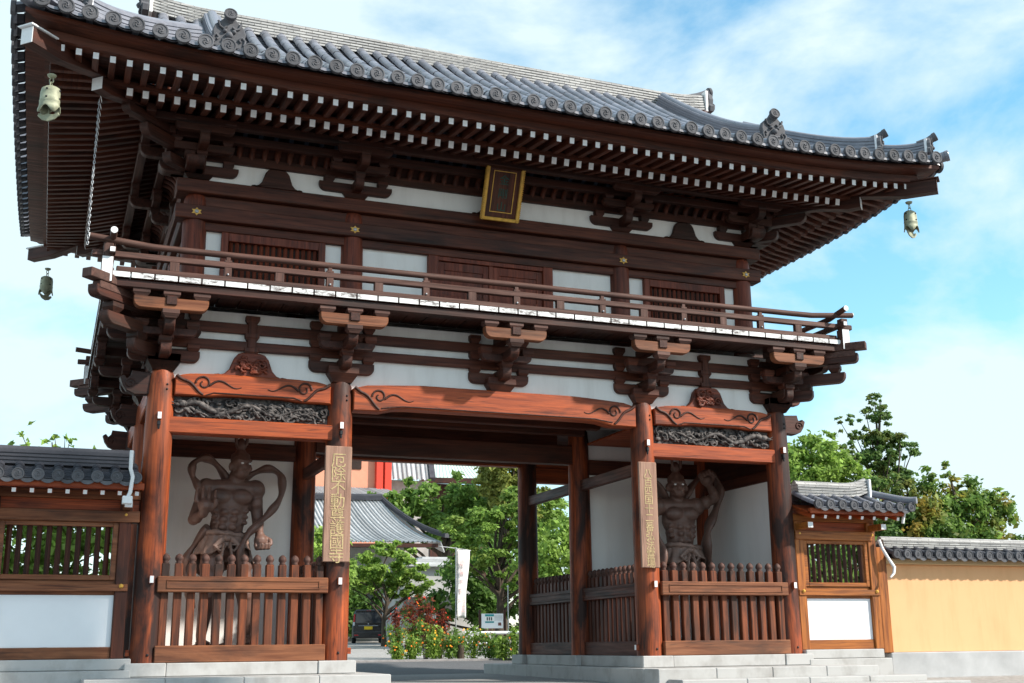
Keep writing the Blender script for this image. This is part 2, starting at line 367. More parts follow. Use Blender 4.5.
# --- bay by bay: kick board, rail, pickets, lintel, dragon panel
def picket_mesh(z0, z1, w=.125):
    q = G(); q.box(-w/2, w/2, -w/2, w/2, z0, z1-.16, .012)
    q.lathe([(.048, z1-.16),(.055,z1-.145),(.042,z1-.13),(.064,z1-.10),(.068,z1-.075),(.054,z1-.035),(.024,z1-.008),(.006,z1)], 10, None, 1); return q
def relief(q, x0, x1, z0, z1, y, n, seed):
    r = random.Random(seed)
    for i in range(n):
        cx = r.uniform(x0+.06, x1-.06); cz = r.uniform(z0+.05, z1-.05); t = r.random()
        if t < .45:
            p = spiral(cx, cz, r.uniform(.05, .11), .015, r.uniform(0, 6.3), r.choice((-1, 1))*r.uniform(.8, 1.5), y-r.uniform(.0, .04), 12); q.tube(p, taper(13, .026, .014), 5)
        elif t < .8:
            a = r.uniform(-.5, .5); Ln = r.uniform(.15, .4); p = [(min(max(cx+Ln*(k/9-.5), x0), x1), y-.02-.02*math.sin(k), min(max(cz+a*Ln*(k/9-.5)+.025*math.sin(k*1.3), z0+.02), z1-.02)) for k in range(10)]
            q.tube(p, taper(10, .032, .012), 5)
        else: q.ball((cx, y-.01, cz), (r.uniform(.03, .08), .03, r.uniform(.02, .045)), 8)
def dragon(q, x0, x1, y, sg):
    """the carved dragon: a long coiling body with a back crest, horned head, claws"""
    n = 60; w_ = x1-x0; P = lambda t: Vector((x0+w_*(.10+.80*t) if sg < 0 else x1-w_*(.10+.80*t), y-.02*math.sin(t*17), 4.08+.085*math.sin(t*15+.6)*(1-.3*t)))
    pts = [P(i/n) for i in range(n+1)]; q.tube(pts, [.052*(1-.75*i/n) for i in range(n+1)], 8)
    for i in range(2, n-6, 2): p = pts[i]; q.add([p+Vector((-.02, -.02, .03)), p+Vector((.03, -.02, .03)), p+Vector((.02*sg, -.035, .09*(1-.6*i/n)))], [(0, 1, 2)])
    h = pts[0]; d = -1 if sg < 0 else 1
    q.ball(h+Vector((d*.05, -.02, 0)), (.085, .06, .062), 10); q.ball(h+Vector((d*.14, -.03, -.02)), (.06, .04, .035), 8)
    for s in (-1, 1): q.tube([h+Vector((-d*.02, -.03, .04)), h+Vector((-d*.10, -.04, .08+.02*s)), h+Vector((-d*.18, -.03, .09+.03*s))], [.02, .016, .006], 5); q.tube([h+Vector((d*.15, -.05, -.02)), h+Vector((d*.24, -.05, .03*s)), h+Vector((d*.30, -.04, .07*s))], [.010, .008, .004], 5)
    for k in (14, 30, 44):
        p = pts[k]
        for a in (-.5, .2, .9): q.tube([p, p+Vector((.05*math.cos(a*2), -.03, -.07)), p+Vector((.10*math.cos(a*2+.5), -.04, -.10+.03*a))], [.022, .015, .006], 5)
def fence(x0, x1, nm, n, rot=None, off=(0,0), panel=True):
    """a run of picket fence along local x (front face towards -y)"""
    q = G(); q.box(x0, x1, -.06, .06, 0, .26, .012); b = q.build('picket_fence', WK['x'] if rot is None else WM['x'], loc=(off[0], off[1], 0), rz=rot or 0)  # passage fences take the darker timber, their shade put into the colour
    q = G(); z0, z1 = 1.075, 1.325
    q.box(x0-.02, x1+.02, -.075, .03, z0, z1, .014)
    fr = .055
    for (a, c, d, e) in ((x0+.12, x1-.12, z1-fr-.018, z1-fr), (x0+.12, x1-.12, z0+fr, z0+fr+.018), (x0+.12, x0+.14, z0+fr+.02, z1-fr-.02), (x1-.14, x1-.12, z0+fr+.02, z1-fr-.02)):
        q.box(a, c, -.088, -.07, d, e, .004)
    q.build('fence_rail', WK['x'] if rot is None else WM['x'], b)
    p0 = None
    for i in range(n):
        x = x0+(x1-x0)*(i+.5)/n; y = .085
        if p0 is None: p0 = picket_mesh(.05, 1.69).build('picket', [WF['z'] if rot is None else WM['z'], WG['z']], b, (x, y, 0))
        else: dup(p0, b, (x, y, 0))
    return b
for sg in (-1, 1):
    xa, xb = sorted((sg*(5.93-.13), sg*(2.93+.19)))
    fence(xa, xb, '', 13, None, (0, -.19))
    q = G(); q.box(xa-.06, xb+.06, -.16, .12, 3.635, 3.9, .015); q.build('lintel_beam', W['x'])
    q = G(); q.box(xa-.06, xb+.06, -.03, .02, 3.903, 4.31, .004); relief(q, xa, xb, 3.91, 4.25, -.045, 105, 3+sg); dragon(q, xa, xb, -.085, sg); q.build('carved_panel', CARVE)
    for y0, y1 in ((.2, 2.75), (3.15, 5.7)):
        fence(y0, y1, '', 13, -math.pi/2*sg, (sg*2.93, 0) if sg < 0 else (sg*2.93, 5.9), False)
        q = G(); q.box(sg*2.93-.06, sg*2.93+.06, y0, y1, 3.34, 3.56, .012); q.build('tie_beam', WM['y'])
        q = G(); q.box(sg*5.93-.06, sg*5.93+.06, y0, y1, 3.34, 3.56, .012); q.build('tie_beam', WM['y'])
    # walls of the statue rooms
    q = G(); q.box(xa-.1, xb+.1, 2.92, 2.98, -.02, 4.7, .003); q.build('room_wall', ROOMW)
    q = G(); q.box(xa, xb, 2.84, 2.918, 3.7, 4.02, .01); q.build('tie_beam', WM['x'])
    q = G(); q.box(sg*5.93-.03, sg*5.93+.03, .15, 5.85, -.02, 3.56, .003); q.build('side_wall', ROOMW)
    q = G(); q.box(sg*5.93-.05, sg*5.93+.05, .17, 5.8, 3.562, 4.72, .01); q.build('boarding', WU['y'])
    q = G(); q.box(xa-.05, xb+.05, .13, 2.83, 4.32, 4.36, .004); q.build('room_ceiling', W['x'])
    for z in (.0, 1.1):
        for y0, y1 in ((.19, 2.76), (3.14, 5.71)):
            q = G(); q.box(sg*5.93-.06, sg*5.93+.06, y0, y1, z, z+.25, .01); q.build('tie_beam', W['y'])
    q = G(); q.box(xa-.05, xb+.05, 5.78, 6.02, 3.9, 4.25, .012); q.build('lintel_beam', W['x'])
# passage beams, ceiling
for y, z0, z1 in ((2.95, 3.90, 4.3), (5.9, 4.3, 4.72)):
    q = G(); q.box(-2.74, 2.74, y-.13, y+.13, z0, z1, .015); q.build('tie_beam', WM['x'])
q = G()
for i in range(13): q.box(-5.88, 5.88, .12+i*.44, .12+i*.44+.43, 4.74, 4.78, .004)
q.build('ceiling', WU['x'])
for y in (.75, 1.5, 2.25, 3.7, 4.5, 5.3):
    q = G(); q.box(-2.74, 2.74, y-.09, y+.09, 4.40, 4.738, .015); q.build('ceiling_joist', WM['x'])

# --- plaster band and its tie beams, all four sides of the lower storey
def side_mats(hx, y0, y1):
    yc = (y0+y1)/2; hy = (y1-y0)/2
    return (('front', T(0, y0, 0), hx), ('right', T(hx, yc, 0) @ rotz(math.pi/2), hy), ('back', T(0, y1, 0) @ rotz(math.pi), hx), ('left', T(-hx, yc, 0) @ rotz(-math.pi/2), hy))
def obj_at(q, name, mats, M, parent=gate):
    o = q.build(name, mats, parent); l = M.to_translation(); o.location = (l.x, l.y, l.z+(GZ if parent is gate else 0)); o.rotation_euler = (0, 0, M.to_euler().z); return o
for nm, M, h in side_mats(5.93, 0, 5.9):
    q = G(); q.box(-h+.05, h-.05, -.02, .05, 4.55, 5.78, .003); obj_at(q, 'plaster_band', PLASTER, M)
    for z0, z1 in ((5.10, 5.265), (5.40, 5.575)):
        q = G(); q.box(-h-.5, h+.5, -.11, -.022, z0, z1, .01); obj_at(q, 'tie_beam', WM['x'], M)
    if nm != 'front':
        for xa, xb in (((-2.72, 2.72), (-5.72, -3.13), (3.13, 5.72)) if nm == 'back' else ((-2.75, -.2), (.2, 2.75))):
            q = G(); q.box(xa, xb, -.16, .1, 4.26, 4.62, .02); obj_at(q, 'tie_beam', W['x'], M)

# --- bracket sets
def masu(q, x, y, z, w=.2, d=.2, h=.15):
    """bearing block: tapering foot, square top"""
    a = .62; q.box(x-w/2, x+w/2, y-d/2, y+d/2, z+h*.45, z+h, .006)
    vs = [(x+sx*w/2*k, y+sy*d/2*k, z+zz) for k, zz in ((a, 0), (.72, h*.15), (.97, h*.452)) for sx, sy in ((-1,-1),(1,-1),(1,1),(-1,1))]
    q.add(vs, [(r*4+i, r*4+(i+1) % 4, r*4+4+(i+1) % 4, r*4+4+i) for r in (0, 1) for i in range(4)]+[(3,2,1,0)])
def arm_poly(a0, a1, z0, z1, r=.13):
    def rnd(cx, sg): return [(cx+sg*(-r+r*math.sin(t)), z0+r-r*math.cos(t)) for t in [math.pi/2*i/6 for i in range(7)]]
    R_ = [(a1-r+r*math.sin(t), z0+(r-r*math.cos(t))) for t in [math.pi/2*i/6 for i in range(7)]]
    L_ = [(a0+r-r*math.sin(t), z0+(r-r*math.cos(t))) for t in [math.pi/2*i/6 for i in range(7)]]
    return R_+[(a1, z1), (a0, z1)]+L_[::-1]
def bracket_lower(mats, gmat):
    """local: column axis at 0, wall plane y=0, outside towards -y"""
    q = G(); q.box(-.27, .27, -.27, .27, 4.80, 4.93, .01)
    q.add([(sx*k, sy*k, z) for k, z in ((.17, 4.66), (.20, 4.71), (.262, 4.80)) for sx, sy in ((-1,-1),(1,-1),(1,1),(-1,1))], [(r*4+i, r*4+(i+1) % 4, r*4+4+(i+1) % 4, r*4+4+i) for r in (0, 1) for i in range(4)])
    q.prism(arm_poly(-.58, .58, 4.83, 5.03, .12), 'xz', -.10, .06)
    q.prism(arm_poly(-.52, .5, 4.86, 5.06, .12), 'yz', -.085, .085, None, 1)
    q.prism(arm_poly(-.92, .5, 5.16, 5.34, .14), 'yz', -.085, .085, None, 1)
    q.prism(arm_poly(-.48, .48, 5.17, 5.3, .1), 'xz', -.52, -.37, None, 1)
    q.box(-.085, .085, -1.02, .3, 5.545, 5.70, .012, None, 1)
    q.prism(arm_poly(-.585, .585, 5.475, 5.665, .13), 'xz', -.99, -.83, None, 2)
    b = q.build('bracket_set', mats)
    k = G(); masu(k, 0, 0, 0, .21, .2, .15); b0 = None; b1 = None; kk = G(); masu(kk, 0, 0, 0, .27, .2, .135)
    pos = [(-.47, -.03, 5.0), (.47, -.03, 5.0), (0, -.44, 5.04), (-.40, -.445, 5.27), (.40, -.445, 5.27), (0, -.92, 5.345), (-.47, -.06, 5.265), (.47, -.06, 5.265), (-.47, -.06, 5.57), (.47, -.06, 5.57),
           (-.47, -.91, 5.655), (0, -.91, 5.655), (.47, -.91, 5.655)]
    for p in pos:
        if p[1] < -.8:
            if b1 is None: b1 = kk.build('bearing_block', gmat, b, p)
            else: dup(b1, b, p)
        elif b0 is None: b0 = k.build('bearing_block', mats[1] if p[1] > -.3 and mats[0] is not WM['x'] else (WM['x'] if p[1] > -.3 else WU['x']), b, p)
        else: dup(b0, b, p)
    return b
bs2 = bracket_lower([WU['x'], WU['y'], WU['x']], WU['x']); bs2.location = (5.93, 2.95, GZ); bs2.rotation_euler = (0, 0, math.pi/2); bs = bracket_lower([WM['x'], WU['y'], WK['x']], WG['x']); bs.location = (0, 0, GZ)  # outward arms and side sets use dark timber, shadow put into its colour
def put(M, src=None):
    l = M.to_translation(); return dup(src or bs, gate, (l.x, l.y, l.z+GZ), M.to_euler().z)
for nm, M, h in side_mats(5.93, 0, 5.9):
    if nm == 'front': xs = (-2.93, 2.93)
    elif nm == 'back': xs = (-5.93, -2.93, 0, 2.93, 5.93)
    elif nm == 'left': xs = (0,)
    else: xs = ()
    for x in xs: put(M @ T(x, 0, 0), bs if nm == 'front' else bs2)
# corner sets: one square set per side and a diagonal one between them
def corner_set():
    q = G(); r2 = math.sqrt(2)
    q.prism(arm_poly(-.8, .4, 4.86, 5.06, .12), 'yz', -.09, .09); q.prism(arm_poly(-1.45, .4, 5.16, 5.36, .16), 'yz', -.1, .1); q.prism(arm_poly(-1.72, .4, 5.54, 5.72, .1), 'yz', -.1, .1)
    b = q.build('corner_bracket', WU['y']); k = G(); masu(k, 0, 0, 0, .24, .24, .15); b0 = None
    for p in [(0, -.66, 5.03), (0, -1.25, 5.37)]:
        if b0 is None: b0 = k.build('bearing_block', WU['x'], b, p)
        else: dup(b0, b, p)
    return b
cs = corner_set()
first = True
for sx, y, a in ((-1, 0, -45), (1, 0, 45), (1, 5.9, 135), (-1, 5.9, -135)):
    M = T(sx*5.93, y, 0) @ rotz(R(a))
    if first: l = M.to_translation(); cs.location = (l.x, l.y, GZ); cs.rotation_euler = (0, 0, R(a)); first = False
    else: put(M, cs)
    put(T(sx*5.93, y, 0) @ rotz(0 if y < 3 else math.pi), bs if y < 3 else bs2); put(T(sx*5.93, y, 0) @ rotz(math.pi/2*sx), bs2)
# carved nosings that stick out of the corner columns sideways
for sx, y in ((-1, 0), (1, 0), (-1, 5.9), (1, 5.9), (-1, 2.95), (1, 2.95)):
    q = G(); P = [(.15, 4.26), (.42, 4.24), (.55, 4.30), (.62, 4.40), (.66, 4.52), (.60, 4.56), (.55, 4.50), (.50, 4.55), (.48, 4.64), (.15, 4.62)]
    q.prism([(sx*a, b) for a, b in P], 'xz', -.09, .09); q.tube(spiral(sx*.5, 4.42, .09, .02, 0, 1.3, -.095), .014, 5)
    q.build('beam_nosing', WU['x'], loc=(sx*5.93, y, 0))
# frog-leg struts over the side bays
def frog(w, h, z, y0, y1, relief_seed=None, mat=None, x=0, name='frog_leg_strut'):
    P = []
    prof = [(1.0, 0), (.97, .06), (.86, .085), (.80, .06), (.70, .12), (.58, .3), (.52, .55), (.46, .78), (.36, .95), (.25, 1.0)]
    P = [(w*a, z+h*b) for a, b in prof]; P = P+[(-a, b) for a, b in P[::-1]]
    q = G(); q.prism(P, 'xz', y0, y1, None, 0, .015)
    if relief_seed: relief(q, -w*.42, w*.42, z+h*.12, z+h*.85, y0-.005, 26, relief_seed)
    return q.build(name, mat or W['x'], loc=(x, 0, 0))
for x, sd_ in ((-4.5, 5), (4.33, 8)):
    frog(.62, .42, 4.635, -.16, -.022, sd_, WR['x'], x)
    q = G()
    for z in (5.02, 5.27, 5.575): masu(q, x, -.06, z, .24, .16, .14)
    q.box(x-.075, x+.075, -.13, -.022, 5.03, 5.72, .01); q.build('strut', WM['z'])

# --- balcony
BX, BY0, BY1 = 6.95, -1.06, 6.96
for nm, M, h in side_mats(BX, BY0, BY1):
    q = G(); L_ = h if nm in ('front', 'back') else h-1.3
    q.box(-h+.03, h-.03, .025, .22, 5.775, 5.905, .012); obj_at(q, 'balcony_joist', WU['x'], M)
    n = round(2*h/.37); q = G()
    for i in range(n):
        a = -h+2*h*i/n; fb = nm in ('front', 'back')
        y1 = 1.25 if fb else (1.2 if min(i, n-1-i)*2*h/n >= 1.19 else .22)
        z = 5.912 if fb else 5.908
        q.box(a+.007, a+2*h/n-.007, -.02, y1, z, z+.098, .006, caps={'y0': 1})
    obj_at(q, 'balcony_floor', [WU['y'], WORN], M)
# corner beam ends under the floor
for sx, sy in ((-1, 0), (1, 0), (-1, 1), (1, 1)):
    x, y = sx*BX, (BY1 if sy else BY0); q = G(); d = (sx*.7071, (1 if sy else -1)*.7071)
    q.beam((x-d[0]*1.6, y-d[1]*1.6, 5.86), (x+d[0]*.42, y+d[1]*.42, 5.86), .2, .15, .01, caps={'y1': 1}); q.beam((x-d[0]*1.6, y-d[1]*1.6, 5.72), (x+d[0]*.2, y+d[1]*.2, 5.72), .17, .12, .01)
    q.build('balcony_corner_beam', [WG['x'], WG['z']])
    q = G(); q.box(x-.09, x+.09, y-.09, y+.09, 5.80, 6.22, .01, caps={'y0': 1}); q.box(x-.075, x+.075, y-.075, y+.075, 6.22, 6.44, .01); q.build('corner_post', [WG['z'], WHITE])
# rails: bottom sill, flat middle rail, round top rail, short posts
for nm, M, h in side_mats(BX-.06, BY0+.06, BY1-.06):
    ext = .30 if nm in ('front', 'back') else .24
    dz = 0 if nm in ('front', 'back') else .014
    e = {'x0': 1, 'x1': 1}
    q = G(); q.box(-h+.08, h-.08, -.05, .05, 6.012, 6.10, .01); obj_at(q, 'sill_rail', WG['x'], M)
    q = G(); q.box(-h-ext, h+ext, -.05, .05, 6.245+dz, 6.345+dz, .012, caps=e); obj_at(q, 'middle_rail', [WG['x'], WHITE], M)
    q = G(); pts = [(-h-ext-.05+(2*h+2*ext+.1)*i/30, 0, 6.475+dz*3+.09*max(0, abs(2*i/30-1)-.86)/.14) for i in range(31)]
    q.tube(pts, .055, 12); q.tube([pts[0], (pts[0][0]-.012, 0, pts[0][2])], .0545, 12, 1, smooth=False); q.tube([pts[-1], (pts[-1][0]+.012, 0, pts[-1][2])], .0545, 12, 1, smooth=False)
    obj_at(q, 'top_rail', [WG['x'], WHITE], M)
    n = 8 if nm in ('front', 'back') else 5; p0 = p1 = None
    for i in range(2*n+1):
        x = -h+.12+(2*h-.24)*i/(2*n)
        if i in (0, 2*n): continue
        q = G()
        if i % 2 == 0:
            q.box(-.06, .06, -.045, .045, 6.095, 6.255, .006); q.box(-.02, .02, -.02, .02, 6.25, 6.34, .003); q.box(-.06, .06, -.05, .05, 6.335, 6.375, .006); q.box(-.035, .035, -.032, .032, 6.375, 6.45, .006)
            q.ball((0, -.05, 6.13), .02, 8, m=1)
            if p0 is None: p0 = obj_at(q, 'rail_post', [WG['z'], STEEL], M @ T(x, 0, 0))
            else: put(M @ T(x, 0, 0), p0)
        else:
            q.box(-.075, .075, -.045, .045, 6.095, 6.255, .006)
            if p1 is None: p1 = obj_at(q, 'rail_block', WG['z'], M @ T(x, 0, 0))
            else: put(M @ T(x, 0, 0), p1)

# --- upper storey
UY0, UY1 = .32, 5.58
m = G(); m.lathe([(.21,5.9),(.21,6.5),(.208,7.3),(.206,7.78),(.195,7.87),(.165,7.93)], 24); u0 = None
def star():
    q = G(); P = [(.10*(1 if k % 2 == 0 else .58)*math.cos(math.pi/6*k+math.pi/2), .075*(1 if k % 2 == 0 else .58)*math.sin(math.pi/6*k+math.pi/2)) for k in range(12)]
    q.prism(P, 'xz', -.012, 0, None, 0, .006); q.ball((0, -.015, 0), (.036, .018, .036), 10, m=1); return q
st0 = None
for y in (UY0, UY1, (UY0+UY1)/2):
    for x in UX:
        if y == (UY0+UY1)/2 and abs(x) < 5: continue
        if u0 is None: u0 = m.build('column', WR['z'], loc=(x, y, 0))
        else: gdup(u0, (x, y, 0))
for nm, M, h in side_mats(5.52, UY0, UY1):
    ex = .36 if nm in ('front', 'back') else -.1
    q = G(); q.box(-h-ex, h+ex, -.235, .1, 7.445, 7.70, .012); obj_at(q, 'tie_beam', WM['x'], M)
    q = G(); q.box(-h-.05, h+.05, -.13, .08, 7.703, 7.915, .012); obj_at(q, 'tie_beam', WM['x'], M)
    q = G(); q.box(-h-ex, h+ex, -.255, .2, 7.92, 8.165, .015); obj_at(q, 'plate_beam', WM['x'], M)
    q = G(); q.box(-h, h, -.03, .03, 5.95, 7.5, .003); obj_at(q, 'plaster_wall', PLASTER, M)
    q = G(); q.box(-h, h, -.16, .03, 8.168, 8.6, .003); obj_at(q, 'plaster_band', PLASTER, M)
    q = G(); q.box(-h-.3, h+.3, -.24, -.165, 8.545, 8.70, .01); obj_at(q, 'tie_beam', WU['x'], M)
    q = G(); q.box(-h+.15, h-.15, -.12, -.035, 7.29, 7.44, .01); obj_at(q, 'window_head', WM['x'], M)
    xs = UX if nm in ('front', 'back') else (-h, 0, h)
    for x in xs:
        l = (M @ T(x, -.24, 7.57)).to_translation()
        if st0 is None: st0 = obj_at(star(), 'gilt_crest', [GOLD, STEEL], M @ T(x, -.237, 7.57))
        else: put(M @ T(x, -.237, 7.57), st0)
# windows and doors on front (and back)
def lattice_window(M, x0, x1):
    q = G(); fw = .12
    q.box(x0, x0+fw, -.13, -.02, 5.97, 7.285, .008); q.box(x1-fw, x1, -.13, -.02, 5.97, 7.285, .008); q.box(x0+fw, x1-fw, -.13, -.02, 7.13, 7.28, .008); q.box(x0+fw, x1-fw, -.13, -.02, 5.97, 6.08, .008)
    b = obj_at(q, 'lattice_window', WR['z'], M); q = G(); q.box(x0+fw, x1-fw, -.034, -.031, 6.08, 7.13, .001); q.build('shade_backing', DARKV, b)  # dark sheet behind the bars, coloured as the window's shade
    n = 15; s0 = None
    for i in range(n):
        x = x0+fw+(x1-x0-2*fw)*(i+.5)/n; q = G(); q.prism([(-.034, -.05), (0, -.09), (.034, -.05), (0, -.04)], 'xy', 6.08, 7.13, None, 0, .002)
        if s0 is None: s0 = q.build('lattice_bar', WR['z'], b, (x, 0, 0))
        else: dup(s0, b, (x, 0, 0))
    return b
for nm, M, h in side_mats(5.52, UY0, UY1):
    if nm in ('front', 'back'):
        for sg in (-1, 1): lattice_window(M, *sorted((sg*5.06, sg*3.22)))
        q = G()
        q.box(-1.28, -1.08, -.14, -.02, 5.97, 7.285, .008); q.box(1.03, 1.23, -.14, -.02, 5.97, 7.285, .008); q.box(-1.08, 1.03, -.12, -.02, 7.2, 7.28, .006); q.box(-.07, .02, -.10, -.03, 5.97, 7.2, .006)
        b = obj_at(q, 'door_frame', WR['z'], M)
        for x0, x1 in ((-1.08, -.07), (.02, 1.03)):
            q = G(); q.box(x0, x1, -.062, -.034, 5.97, 7.2, .004)
            for a, c, d, e in ((x0+.003, x0+.12, 5.98, 7.19), (x1-.12, x1-.003, 5.98, 7.19), (x0+.12, x1-.12, 7.03, 7.19), (x0+.12, x1-.12, 6.42, 6.54), (x0+.12, x1-.12, 5.98, 6.1)): q.box(a, c, -.082, -.055, d, e, .006)
            q.build('door', WR['z'], b)
    else:
        q = G(); q.box(-.8, .8, -.09, -.02, 5.97, 7.285, .008); obj_at(q, 'side_door', W['z'], M)
# upper brackets
def bracket_upper():
    q = G(); q.box(-.25, .25, -.25, .25, 8.27, 8.38, .01)
    q.add([(sx*k, sy*k, z) for k, z in ((.16, 8.166), (.19, 8.2), (.245, 8.27)) for sx, sy in ((-1,-1),(1,-1),(1,1),(-1,1))], [(r*4+i, r*4+(i+1) % 4, r*4+4+(i+1) % 4, r*4+4+i) for r in (0, 1) for i in range(4)])
    q.prism(arm_poly(-.68, .68, 8.27, 8.44, .13), 'xz', -.26, .06); q.prism(arm_poly(-.58, .4, 8.27, 8.44, .12), 'yz', -.08, .08)
    q.prism(arm_poly(-.55, .55, 8.56, 8.70, .1), 'xz', -.60, -.44); q.prism(arm_poly(-1.0, .4, 8.56, 8.73, .14), 'yz', -.08, .08); q.prism(arm_poly(-.5, .5, 8.76, 8.88, .1), 'xz', -1.0, -.85)
    b = q.build('bracket_set', WU['x']); k = G(); masu(k, 0, 0, 0, .19, .18, .13); b0 = None
    for p in [(-.5, -.20, 8.42), (.5, -.20, 8.42), (0, -.52, 8.44), (-.43, -.52, 8.69), (.43, -.52, 8.69), (0, -.92, 8.70), (-.42, -.92, 8.87), (.42, -.92, 8.87)]:
        if b0 is None: b0 = k.build('bearing_block', WU['x'], b, p)
        else: dup(b0, b, p)
    return b
bu = bracket_upper(); used = False
for nm, M, h in side_mats(5.52, UY0, UY1):
    for x in (UX if nm in ('front', 'back') else (-h, 0, h)):
        if not used: l = (M @ T(x, 0, 0)).to_translation(); bu.location = (l.x, l.y, GZ); used = True
        else: put(M @ T(x, 0, 0), bu)
q = G(); q.prism(arm_poly(-1.45, .4, 8.56, 8.75, .16), 'yz', -.09, .09); q.prism(arm_poly(-.85, .4, 8.27, 8.45, .12), 'yz', -.09, .09); q.prism(arm_poly(-1.9, .3, 8.78, 8.93, .1), 'yz', -.09, .09)
cu = None
for sx, y, a in ((-1, UY0, -45), (1, UY0, 45), (1, UY1, 135), (-1, UY1, -135)):
    M = T(sx*5.52, y, 0) @ rotz(R(a))
    if cu is None: cu = obj_at(q, 'corner_bracket', WU['y'], M)
    else: put(M, cu)
for x in (-4.15, 0, 4.12):
    o = frog(.46, .36, 8.168, .07, .158, None, WU['x'], x)

# ------------------------------------------------------------------ eaves and roof
_before = set(bpy.data.objects)
HX, HY, OE = 5.52, 2.63, 3.02
SIDES = (('front', T(0, UY0, 0), HX), ('right', T(HX, 2.95, 0) @ rotz(math.pi/2), HY), ('left', T(-HX, 2.95, 0) @ rotz(-math.pi/2), HY), ('back', T(0, UY1, 0) @ rotz(math.pi), HX))
def upt(s, o, h):
    t = min(1, max(0, (5.4-(h+OE-abs(s)))/5.4)); return .32*t**2.5*(max(0, min(o, 3.1))/OE)**1.5
def rafter_mesh(w_, h_, L_): q = G(); q.box(-w_/2, w_/2, 0, L_, -h_/2, h_/2, .008, caps={'y0': 1}); return q
fly = base = None; nf = nb = 0; rest = {'flying_rafter': G(), 'base_rafter': G()}
for nm, M, h in SIDES:
    if nm == 'back': pass
    for kind in ('flying_rafter', 'base_rafter'):
        o, z0, sl, L_, smax, w_, h_ = (2.52, 8.87, .16, .95, h+2.36, .10, .12) if kind == 'flying_rafter' else (1.72, 8.81, .30, 1.75, h+1.30, .11, .14)
        n = round(2*smax/.25)
        for i in range(n+1):
            s = -smax+2*smax*i/n; z = z0+upt(s, o, h); room = h+o-abs(s)
            Lr = max(.25, min(L_, room+.05)); du = upt(s, max(0, o-Lr), h)-upt(s, o, h); a = math.atan(sl+du/Lr)
            P = (M @ T(s, -o, z)).to_translation(); rz = M.to_euler().z
            cnt = nf if kind == 'flying_rafter' else nb
            keep = nm == 'front' or (nm == 'left' and cnt < 100)
            if keep:
                src = fly if kind == 'flying_rafter' else base
                if src is None:
                    src = rafter_mesh(w_, h_, L_).build(kind, [WM['y'], WHITE], gate)
                    if kind == 'flying_rafter': fly = src
                    else: base = src
                    ob = src
                else: ob = src.copy(); col.objects.link(ob); ob.parent = gate
                ob.location = (P.x, P.y, P.z+GZ); ob.rotation_euler = (a, 0, rz); ob.scale = (1, Lr/L_, 1)
                if kind == 'flying_rafter': nf += 1
                else: nb += 1
            else: rest[kind].box(-w_/2, w_/2, 0, Lr, -h_/2, h_/2, .008, M @ T(s, -o, z) @ Matrix.Rotation(a, 4, 'X'), 0, {'y0': 1})
for k, q in rest.items(): q.build(k, [WM['y'], WHITE])['kind'] = 'stuff'
def edge_strip(M, h, o0, o1, zf, z1f, name, mat, n=44, ext=0):
    """a board following the eave: between overhangs o0 (outer) and o1 (inner), lower z zf(o), upper z1f(o)"""
    q = G(); vs = []
    for i in range(n+1):
        t = -1+2*i/n
        for o, f in ((o0, zf), (o1, zf), (o1, z1f), (o0, z1f)):
            s = t*(h+o+ext); vs.append(tuple(M @ Vector((s, -o, f(o)+upt(s, o, h)))))
    fs = [(i*4+j, i*4+(j+1) % 4, i*4+4+(j+1) % 4, i*4+4+j) for i in range(n) for j in range(4)]+[(3,2,1,0), (n*4, n*4+1, n*4+2, n*4+3)]
    q.add(vs, fs); return q.build(name, mat)
for nm, M, h in SIDES:
    sf = lambda o: 8.87+.064+.16*(2.52-o); sb = lambda o: 8.81+.074+.30*(1.72-o)
    edge_strip(M, h, 2.50, 1.62, sf, lambda o: sf(o)+.03, 'soffit', WU['x'])
    edge_strip(M, h, 1.69, -.25, sb, lambda o: sb(o)+.03, 'soffit', WU['x'])
    edge_strip(M, h, 1.745, 1.62, lambda o: 8.884, lambda o: 8.975, 'eave_board', WM['x'])
    edge_strip(M, h, 2.60, 2.42, lambda o: 8.934, lambda o: 9.075, 'eave_board', WM['x'])
    edge_strip(M, h, 2.90, 2.45, lambda o: 9.078, lambda o: 9.145, 'eave_board', WM['x'])
    # purlin carried by the brackets and the curved ribs behind it
    q = G(); q.box(-h-1.25, h+1.25, -1.0, -.84, 8.88, 9.02, .012); obj_at(q, 'purlin', WU['x'], M)
    q = G(); q.box(-h-.7, h+.7, -.60, -.46, 8.79, 8.93, .012); obj_at(q, 'purlin', WU['x'], M)
    q = G(); n = round(2*h/.225)
    for i in range(n+1):
        s = -h+2*h*i/n; pts = [(s, -.15-.34*math.sin(t*math.pi/2)**1.0*(.35+.65*t), 8.655+.16*t+.02*math.sin(t*3)) for t in [k/7 for k in range(8)]]
        pts = [(s, -.19-.30*(1-math.cos(t*math.pi/2)), 8.66+.22*math.sin(t*math.pi/2)) for t in [k/7 for k in range(8)]]
        q.tube(pts, .055, 8)
    obj_at(q, 'curved_ribs', WM['z'], M); q = G()
    q.add([(s, y, z) for s in (-h, h) for y, z in [(-.1-.36*(1-math.cos(t*math.pi/2)), 8.66+.24*math.sin(t*math.pi/2)) for t in [k/7 for k in range(8)]]], [(k, k+1, k+9, k+8) for k in range(7)]); obj_at(q, 'rib_boarding', WU['x'], M)
